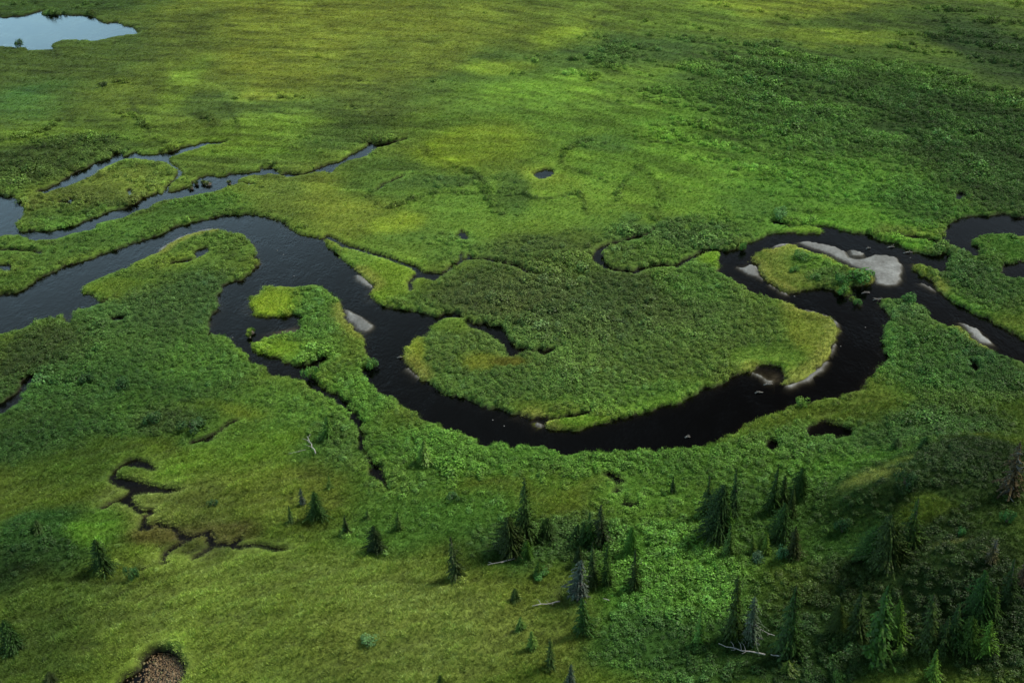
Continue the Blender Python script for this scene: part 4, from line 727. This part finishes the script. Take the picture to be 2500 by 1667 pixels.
def visible(x, y, z, mar):
    q = np.stack([x, y, z - CAM_H], -1); de = q @ FWD; a = q @ RIGHT; b = q @ UP
    k = 1250 / 2430 * de; v = 833 / 2430 * de
    return (np.abs(a) < k + mar) & (b > -v - mar * .8) & (b < v + mar * .8)
def scatter(bands):
    xs, yy = [], []
    for a, b, s in bands:
        w = 60 + b * .6
        X, Y = np.meshgrid(np.arange(-w, w, s), np.arange(a, b, s)); n = X.size
        xs.append(X.ravel() + RNG.uniform(-.6, .6, n) * s); yy.append(Y.ravel() + RNG.uniform(-.6, .6, n) * s)
    x, y = np.concatenate(xs), np.concatenate(yy); z = sample(ZG, x, y)
    k = visible(x, y, z, 13) & (y > 47) & (y < 390) & (np.abs(x) < 198); return x[k], y[k], z[k]
def over_water(x, y, z, h):
    # ground point that the plant's crown stands in front of, as seen from the camera
    t = (CAM_H - 0) / (CAM_H - (z + h)); return sample(SJ, x * t, y * t)
def instancer(name, coll, x, y, z, scl, tint, label, nvar):
    n = len(x); rot = np.stack([RNG.normal(0, .12, n), RNG.normal(0, .12, n), RNG.uniform(0, 6.28, n)], -1)
    me = mesh(name, np.stack([x, y, z], -1), np.zeros((0, 4), int), (), False,
              {'rot': ('FLOAT_VECTOR', rot), 'scl': ('FLOAT_VECTOR', scl), 'tint': ('FLOAT_VECTOR', tint), 'pick': ('INT', RNG.integers(0, nvar, n))})
    o = obj(name, me); ng = bpy.data.node_groups.new(name, 'GeometryNodeTree')
    ng.interface.new_socket('Geometry', in_out='INPUT', socket_type='NodeSocketGeometry'); ng.interface.new_socket('Geometry', in_out='OUTPUT', socket_type='NodeSocketGeometry')
    gi = ng.nodes.new('NodeGroupInput'); go = ng.nodes.new('NodeGroupOutput'); ip = ng.nodes.new('GeometryNodeInstanceOnPoints')
    ci = ng.nodes.new('GeometryNodeCollectionInfo'); ci.inputs['Collection'].default_value = coll; ci.inputs['Separate Children'].default_value = True; ci.inputs['Reset Children'].default_value = True
    def attr(nm, ty):
        a = ng.nodes.new('GeometryNodeInputNamedAttribute'); a.data_type = ty; a.inputs[0].default_value = nm; return a.outputs[0]
    er = ng.nodes.new('FunctionNodeEulerToRotation'); L = ng.links.new
    mp = ng.nodes.new('GeometryNodeMeshToPoints'); L(gi.outputs[0], mp.inputs[0]); L(mp.outputs[0], ip.inputs['Points'])
    L(ci.outputs[0], ip.inputs['Instance']); ip.inputs['Pick Instance'].default_value = True; L(attr('pick', 'INT'), ip.inputs['Instance Index'])
    L(attr('rot', 'FLOAT_VECTOR'), er.inputs[0]); L(er.outputs[0], ip.inputs['Rotation']); L(attr('scl', 'FLOAT_VECTOR'), ip.inputs['Scale'])
    L(ip.outputs[0], go.inputs[0])
    md = o.modifiers.new('scatter', 'NODES'); md.node_group = ng
    return tag(o, label, kind='stuff')
C_BUSH = protos('willow_clump', bush_mesh, 6); C_TUFT = protos('sedge_tuft', tuft_mesh, 5)
# willow scrub
x, y, z = scatter([(47, 130, .66), (130, 190, .78), (190, 270, 1.0), (270, 392, 1.45)])
bb = sample(bush, x, y); st = sample(STREAK, x, y); pt = sample(PATCH, x, y); fr = sample(far, x, y)
prob = sstep(.18 + .12 * fr, .75, bb + .55 * st * (.3 + .7 * fr) + .12 * pt) * .95 + .012 * (1 - fr)
k = RNG.uniform(0, 1, len(x)) < prob
x, y, z, bb, st, pt, fr = (q[k] for q in (x, y, z, bb, st, pt, fr))
sp = np.interp(y, [130, 200, 300], [.5, .68, 1.05]); s0 = sp * RNG.uniform(.55, 1.5, len(x)) * (.62 + .38 * sstep(.1, .7, bb)) * (1 + .35 * pt + .7 * st * fr)
s0 = s0 * (1 + .75 * (RNG.uniform(0, 1, len(x)) < .10 * sstep(-.1, .4, pt) * sstep(.5, .8, bb)))
k = (sample(SJ, x, y) < -.3) & (over_water(x, y, z, s0 * .9) < -.1) & (sample(BAR, x, y) < -.3)
x, y, z, s0, bb = (q[k] for q in (x, y, z, s0, bb))
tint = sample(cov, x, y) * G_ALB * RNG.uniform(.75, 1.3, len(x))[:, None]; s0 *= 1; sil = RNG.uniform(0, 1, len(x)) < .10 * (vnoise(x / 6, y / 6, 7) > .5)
tint[sil] = tint[sil] * np.array((1.25, 1.25, 1.7))
hs = RNG.uniform(.75, 1.15, len(x))
n_b = len(x)
instancer('willow_scrub', C_BUSH, x, y, z - .05, np.stack([s0, s0, s0 * hs], -1), tint, 'dense green willow scrub covering the banks and flats', 6)
# sedge and grass
x, y, z = scatter([(47, 105, .31), (105, 150, .40), (150, 220, .58), (220, 392, .9)])
k = RNG.uniform(0, 1, len(x)) < np.clip(1.15 - sample(bush, x, y) * .75, .25, 1)
x, y, z = x[k], y[k], z[k]
s0 = np.interp(y, [100, 150, 220, 320], [.55, .62, .85, 1.2]) * RNG.uniform(.7, 1.3, len(x)); hsc = np.interp(y, [100, 200, 320], [1, .6, .3]) * RNG.uniform(.6, 1.2, len(x)) * np.clip(1 + .85 * sample(TUS, x, y), .5, 1.5)
k = (sample(SJ, x, y) < -.12) & (over_water(x, y, z, .4) < -.05) & (sample(BAR, x, y) < -.15)
x, y, z, s0, hsc = (q[k] for q in (x, y, z, s0, hsc))
nf = sample(NARROW.astype(float), x, y); fringe = 1 + 1.3 * np.clip(fbm(x / 1.3, y / 1.3, 17), 0, 1) * sstep(-1.6, -.6, sample(SJ, x, y))
hsc = hsc * (nf * (.35 + .65 * sstep(-.1, -1.6, sample(SJ, x, y))) + (1 - nf) * fringe)
tint = sample(cov, x, y) * G_ALB * 1.1 * ((1 + RNG.uniform(-1, 1, len(x)) * np.interp(y, [100, 260], [.22, .1])) * np.clip(1 + .85 * sample(TUS, x, y), .5, 1.5))[:, None]  # crease shade between hummocks put into the blade tint
pale = RNG.uniform(0, 1, len(x)) < .14; tint[pale] = tint[pale] * np.array((1.4, 1.32, 1.9))
n_t = len(x)
instancer('sedge_meadow', C_TUFT, x, y, z, np.stack([s0, s0, s0 * hsc], -1), tint, 'soft sedge and grass covering the open marsh', 5)
print('instances', n_b, n_t)

# ------------------------------------------------------------------ spruces
def crown_mesh(i, sparse=0.0, droop=.35, fat=.8, cap=0, fine=1.0):
    g = Geo(); rr = random.Random(500 + i); levels = int(30 / fine ** .6)
    bulge = [rr.uniform(.72, 1.2) for _ in range(levels + 1)]; ph = rr.uniform(0, 6.28); side = [rr.uniform(.65, 1.25) for _ in range(8)]
    for L in range(levels):
        t = .05 + .93 * (L + rr.uniform(-.3, .3)) / levels
        R0 = ((1 - t) ** fat) * bulge[L] * (1 if t > .14 else .55 + 3.2 * t) + .05
        if cap and t > cap: R0 = max(R0, .16 * (1 - t) / (1 - cap) + .05)
        nb = max(5, int((6 + 13 * R0) / fine ** .5))
        for b in range(nb):
            if rr.random() < sparse + .12: continue
            a = ph + 6.283 * (b + rr.uniform(-.35, .35)) / nb + L * 1.1
            ln = R0 * rr.choice((.3, .55, .75, .85, 1, 1, 1.15, 1.45)) * rr.uniform(.85, 1.15) * side[int((a % 6.283) / 6.2832 * 8) % 8]
            ca, sa = math.cos(a), math.sin(a); dr = droop * rr.uniform(.5, 1.5); m_ = max(2, int(ln * 11 / fine))
            for q in range(m_):
                f = (q + .7) / m_; r = ln * f; zz = t + .012 * f - dr * .16 * f * f * (1.3 - t) + rr.uniform(-.006, .006)
                wd = (.065 * (1.15 - .5 * f) * (.55 + .45 * R0) + .03) * fine; le = (.09 + .07 * R0) * fine
                jt = rr.uniform(-.9, .9); c2, s2 = math.cos(a + jt), math.sin(a + jt)
                p = Vector((r * ca, r * sa, zz)); o_ = Vector((c2 * le, s2 * le, -.014 + .024 * (rr.random() - .6))); w_ = Vector((-s2 * wd, c2 * wd, -.006))
                g.add([p - o_ * .4, p + w_, p + o_ * .8 + Vector((0, 0, -.006)), p - w_ + Vector((0, 0, .004))], [(0, 1, 2), (0, 2, 3)], rr.choice((.65, .8, .95, 1.05, 1.2, 1.5)))
    for q in range(8):   # leader
        z_ = .93 + .07 * q / 8; r = .06 * (1 - q / 9) + .012; a = q * 2.2
        g.add([(0, 0, z_ + .012), (r * math.cos(a), r * math.sin(a), z_), (r * math.cos(a + 1.5), r * math.sin(a + 1.5), z_ - .004)], [(0, 1, 2)], 1.1)
    return g.build('spruce_crown', [M_OBJ])
def limbs_mesh(i, n=46, lo=.05, hi=.95):
    g = Geo(); rr = random.Random(800 + i)
    for k in range(n):
        t = lo + (hi - lo) * k / n; a = rr.uniform(0, 6.28); ln = (1 - t) ** .8 * rr.uniform(.4, 1.05) + .06
        p = Vector((0, 0, t)); q = Vector((math.cos(a) * ln * .6, math.sin(a) * ln * .6, t - .012)); e = Vector((math.cos(a + .2) * ln, math.sin(a + .2) * ln, t - .04 * rr.uniform(0, 1)))
        g.tube([p, q, e], [.028, .018, .006], 4)
        for s in (-1, 1):
            if rr.random() < .7: g.tube([q, q + Vector((math.cos(a + s * .8) * ln * .35, math.sin(a + s * .8) * ln * .35, -.015))], [.013, .004], 3)
    return g.build('bare_limbs', [M_DRIFT])
def trunk_mesh():
    g = Geo(); g.tube([(0, 0, -.03), (0, 0, .15), (.01, 0, .5), (0, 0, .97)], [.085, .07, .045, .008], 7); return g
TRUNK = trunk_mesh().build('spruce_trunk', [M_BARK], True); TRUNK_D = trunk_mesh().build('dead_trunk', [M_DRIFT], True)
CROWNS = [crown_mesh(0), crown_mesh(1, .12, .5, .9), crown_mesh(2, .05, .3, .65), crown_mesh(3, .18, .45, .95, .78), crown_mesh(4, .08, .6, .7), crown_mesh(5, .1, .4, 1.1, .8)]
CR_GREY = [crown_mesh(10, .3, .7, .6, .8), crown_mesh(11, .4, .6, .85)]; CR_FULL = [crown_mesh(20, 0, .4, .5, 0, .55), crown_mesh(21, .04, .5, .62, 0, .55), crown_mesh(22, .1, .6, .8, 0, .55)]
LIMBS = [limbs_mesh(0), limbs_mesh(1, 30, .03, .5)]
TCOL = {'s': (34, 51, 21), 'b': (56, 80, 29), 'g': (48, 60, 58), 'd': (56, 48, 36), 'f': (60, 84, 36)}
for i, (x, y, h, lean, w, kind, lab) in enumerate(TREES):
    rr = random.Random(i * 13 + 5); t = empty('spruce_tree', (x, y, gz(x, y) - .05)); tag(t, lab, 'tree', 'spruces scattered over the marsh')
    rx = max(w, h * .10) * 1.28
    def put(nm, me, sxy, sz):
        o = obj(nm, me, t); o.scale = (sxy, sxy, sz); o.rotation_euler = (0, math.atan2(lean, h), 0) if nm == 'trunk' else (0, 0, 0)
        mt = Matrix.Shear('XY', 4, (lean / h * 0, 0)) if False else None
        return o
    a = rr.uniform(0, 6.28); tilt = math.atan2(lean, h)
    tr = obj('trunk', TRUNK if kind in 'sbf' else TRUNK_D, t); tr.scale = (h * .22, h * .22, h); tr.rotation_euler = (rr.uniform(-.02, .02), tilt, 0)
    c0 = np.array(TCOL[kind], float) * rr.uniform(.85, 1.18) + np.array((rr.uniform(-3, 5), rr.uniform(-3, 7), rr.uniform(-4, 4)))
    if kind == 'd':
        lb = obj('limbs', LIMBS[0], t); lb.scale = (rx, rx, h); lb.rotation_euler = tr.rotation_euler
        cr = obj('crown', CR_GREY[1], t)
    elif kind == 'g':
        lb = obj('limbs', LIMBS[1], t); lb.scale = (rx * 1.05, rx * 1.05, h); lb.rotation_euler = tr.rotation_euler
        cr = obj('crown', CR_GREY[0], t)
    else:
        full = w / h > .16 and kind != 'f'
        cr = obj('crown', rr.choice(CR_FULL) if full else rr.choice(CROWNS), t)
    q = Matrix.Rotation(tilt, 4, 'Y') @ Matrix.Rotation(a, 4, 'Z'); cr.rotation_euler = q.to_euler(); cr.scale = (rx, rx * rr.uniform(.85, 1.1), h)
    cr.color = (*(lin(np.clip(c0, 10, 255)) * HUE * G_ALB), 1)

# ------------------------------------------------------------------ single shrubs
def shrub_mesh(i):
    g = Geo(); rr = random.Random(900 + i)
    lobes = [(Vector((rr.uniform(-.75, .75), rr.uniform(-.75, .75), rr.uniform(.3, .75))), rr.uniform(.3, .5)) for _ in range(9)]
    for k in range(620):
        c, r = rr.choice(lobes); d = Vector((rr.gauss(0, 1), rr.gauss(0, 1), rr.gauss(.3, .9))).normalized(); p = c + d * r * rr.uniform(.75, 1.1)
        if p.z < .02: p.z = rr.uniform(.02, .25)
        n = (d + Vector((rr.gauss(0, .5), rr.gauss(0, .5), .5))).normalized(); a = n.orthogonal().normalized(); b = n.cross(a); t = rr.uniform(0, 6.28)
        a, b = a * math.cos(t) + b * math.sin(t), b * math.cos(t) - a * math.sin(t); l = rr.uniform(.06, .13)
        g.add([p - a * l, p - b * l * .5, p + a * l, p + b * l * .5], [(0, 1, 2, 3)], rr.choice((.65, .8, 1, 1, 1.15, 1.4)))
    return g.build('shrub_foliage', [M_SHRUB])
def stems_mesh(i):
    g = Geo(); rr = random.Random(950 + i)
    for k in range(7):
        a = k * .9 + rr.uniform(-.3, .3); r = rr.uniform(.3, .65); g.tube([(0.05 * math.cos(a), .05 * math.sin(a), -.05), (r * .5 * math.cos(a), r * .5 * math.sin(a), .3), (r * math.cos(a), r * math.sin(a), .7)], [.03, .022, .01], 5)
    return g.build('shrub_stems', [M_BARK])
SHM = [shrub_mesh(i) for i in range(5)]; STM = [stems_mesh(i) for i in range(2)]
for i, (x, y, r, h, c, lab) in enumerate(SHRUBS):
    t = empty('shrub', (x, y, gz(x, y) - .03), i * 1.3); tag(t, lab, 'shrub', 'single shrubs on the marsh')
    r = max(r, .4) * 1.0; f = obj('foliage', SHM[i % 5], t); f.scale = (r, r, h); f.color = (*(lin(c) * HUE * G_ALB), 1)
    s = obj('stems', STM[i % 2], t); s.scale = (r, r, h)

# ------------------------------------------------------------------ fallen trunks, driftwood, stones, tussocks
def pz(x, y): return max(gz(x, y), WL)
for i, (ax, ay, bx, by, dia, lab) in enumerate(LOGS):
    rr = random.Random(60 + i); L = math.hypot(bx - ax, by - ay); t = empty('fallen_trunk', (ax, ay, 0)); tag(t, lab, 'log', 'fallen trunks on the marsh')
    def P(f, up=0, s=0):
        x, y = ax + (bx - ax) * f - (by - ay) / L * s, ay + (by - ay) * f + (bx - ax) / L * s; return Vector((x - ax, y - ay, gz(x, y) + .2 + up))
    n = 7; wob = [rr.uniform(-.02, .02) * L for _ in range(n)]
    g = Geo(); g.tube([P(k / (n - 1), dia * .4 + rr.uniform(0, .05), wob[k]) for k in range(n)], [dia * (.17 + .2 * k / (n - 1)) for k in range(n)], 8)
    obj('trunk', g.build('trunk', [M_DEAD], True), t)
    for k in range(max(2, int(L * 1.3))):
        f = rr.uniform(.08, .9); s = rr.choice((-1, 1)); ln = rr.uniform(.25, .8) * min(1, L / 3)
        g = Geo(); g.tube([P(f, dia * .4), P(min(1, max(0, f - .04)), dia + .15 * ln, s * ln * .6), P(min(1, max(0, f - .1)), dia + .2 * ln, s * ln)], [dia * .2, dia * .13, .012], 5)
        obj('branch', g.build('branch', [M_DEAD], True), t)
for i, (x, y, r, lab) in enumerate(DRIFT):
    rr = random.Random(160 + i); t = empty('driftwood', (x, y, WL)); tag(t, lab, 'driftwood', 'driftwood in the river')
    g = Geo(); g.tube([(-r, -.1 * r, .02), (-.3 * r, .1 * r, .1), (.4 * r, 0, .12), (r, .15 * r, .05)], [.09, .11, .09, .04], 7); obj('trunk', g.build('trunk', [M_DRIFT], True), t)
    for k in range(4 + int(r * 8)):
        a = rr.uniform(0, 6.28); ln = r * rr.uniform(.3, .8); p = Vector((rr.uniform(-.6, .6) * r, rr.uniform(-.25, .25) * r, .06))
        g = Geo(); q = p + Vector((math.cos(a) * ln * .5, math.sin(a) * ln * .4, rr.uniform(.05, .3))); g.tube([p, q, q + Vector((math.cos(a + .5) * ln * .5, math.sin(a + .5) * ln * .4, rr.uniform(-.1, .15)))], [.045, .035, .012], 5)
        obj('branch', g.build('branch', [M_DRIFT], True), t)
def blob(r, h, seed, n=10, rings=5):
    rr = random.Random(seed); vs = [(0, 0, h)]; fs = []
    for k in range(1, rings + 1):
        t = k / rings * 1.75
        for j in range(n):
            a = 6.283 * j / n; q = r * math.sin(min(t, 1.57)) * rr.uniform(.85, 1.15); vs.append((q * math.cos(a), q * math.sin(a), h * math.cos(t) * rr.uniform(.9, 1.08)))
    for j in range(n): fs.append((0, 1 + j, 1 + (j + 1) % n))
    for k in range(rings - 1):
        for j in range(n): fs.append((1 + k * n + j, 1 + (k + 1) * n + j, 1 + (k + 1) * n + (j + 1) % n, 1 + k * n + (j + 1) % n))
    return vs, fs
for i, (x, y, r, lab) in enumerate(ROCKS):
    v, f = blob(max(r * .6, .09), max(r * .6, .09) * .6, 40 + i); tag(obj('river_stone', mesh('river_stone', v, f, [M_STONE]), None, (x, y, WL + .0)), lab, 'stone', 'stones in the river')
for i, (x, y, r, c, lab) in enumerate(TUSSOCKS):
    t = empty('tussock', (x, y, WL - .02), i); tag(t, lab, 'tussock', 'tussocks standing in the water')
    r = max(r, .3); v, f = blob(r * .85, .45, 70 + i); obj('peat_mound', mesh('peat_mound', v, f, [M_BARK]), t)
    g = Geo(); rr = random.Random(i)
    for k in range(150):
        a = rr.uniform(0, 6.28); q = r * math.sqrt(rr.random()); p = Vector((q * math.cos(a), q * math.sin(a), .42 * math.sqrt(max(0, 1 - (q / r) ** 2)) + .05)); h = rr.uniform(.2, .5)
        tip = p + Vector((math.cos(a) * .25, math.sin(a) * .25, h)); s = Vector((-math.sin(a), math.cos(a), 0)) * .05
        g.add([p - s, p + s, tip], [(0, 1, 2)], rr.choice((.7, .9, 1, 1.2)))
    f = obj('grass', g.build('grass', [M_SHRUB]), t); f.color = (*(lin(c) * HUE * G_ALB), 1)

# ------------------------------------------------------------------ lily pads: leaves of the pond in front
lp = [p for nm, p in PONDS if nm == 'lily_pond'][0]; pond = [o for o in COL.objects if o.name == 'lily_pond'][0]
li = [i for i, (nm, b) in enumerate(bodies) if nm == 'lily_pond'][0]; LF = bodies[li][1]
lx = [p[0] for p in lp]; ly = [p[1] for p in lp]; lx0, lx1, ly0, ly1 = min(lx), max(lx), min(ly), max(ly)
def pad_mesh(i):
    rr = random.Random(i); n = 11; vs = [(0, 0, .012)]; fs = []
    for k in range(n):
        a = .25 + (6.283 - .5) * k / (n - 1); r = rr.uniform(.9, 1.08); vs.append((r * math.cos(a), r * math.sin(a), .012 + rr.uniform(0, .03)))
    for k in range(n): vs.append((vs[1 + k][0], vs[1 + k][1], vs[1 + k][2] - .02))
    for k in range(n - 1): fs += [(0, 1 + k, 2 + k), (1 + k, 1 + n + k, 2 + n + k, 2 + k)]
    return vs, fs
PADM = []
for i in range(8):
    v, f = pad_mesh(i); PADM.append(mesh('lily_pad', v, f, [M_PADS[(0, 1, 0, 2, 1, 0, 3, 1)[i]]]))
cand = []; rr = random.Random(5)
for k in range(14000):
    x, y = rr.uniform(lx0, lx1), rr.uniform(ly0, ly1); s = sample(SJ, np.array([x]), np.array([y]))[0]
    if s < .12: continue
    e = (x - lx0) / (lx1 - lx0) + .12 * fbm(np.array([x]), np.array([y]), 3)[0]
    dens = .03 + .97 * float(sstep(.28, .75, e)); r = rr.choice((.06, .07, .09, .11, .14, .2)) * (1 + .25 * e)
    if rr.random() > dens: continue
    if all((x - a) ** 2 + (y - b) ** 2 > (r + c) ** 2 * .5 for a, b, c in cand): cand.append((x, y, r))
cand.sort(key=lambda q: -q[2]); print('pads', len(cand))
for i, (x, y, r) in enumerate(cand[:300]):
    o = obj('lily_pad', PADM[i % 8], pond, (x, y, WL + .003)); o.scale = (r, r, .3 + .4 * rr.random()); o.rotation_euler = (0, 0, rr.uniform(0, 6.28))
vs, fs = [], []
for i, (x, y, r) in enumerate(cand[300:]):
    v, f = pad_mesh(i % 8); b = len(vs); vs += [(x + a * r, y + c * r, WL + .003 + d) for a, c, d in v]; fs += [tuple(q + b for q in e) for e in f]
if vs:
    o = obj('small_lily_pads', mesh('small_lily_pads', vs, fs, [M_PADS[0]]), pond); o['kind'] = 'stuff'
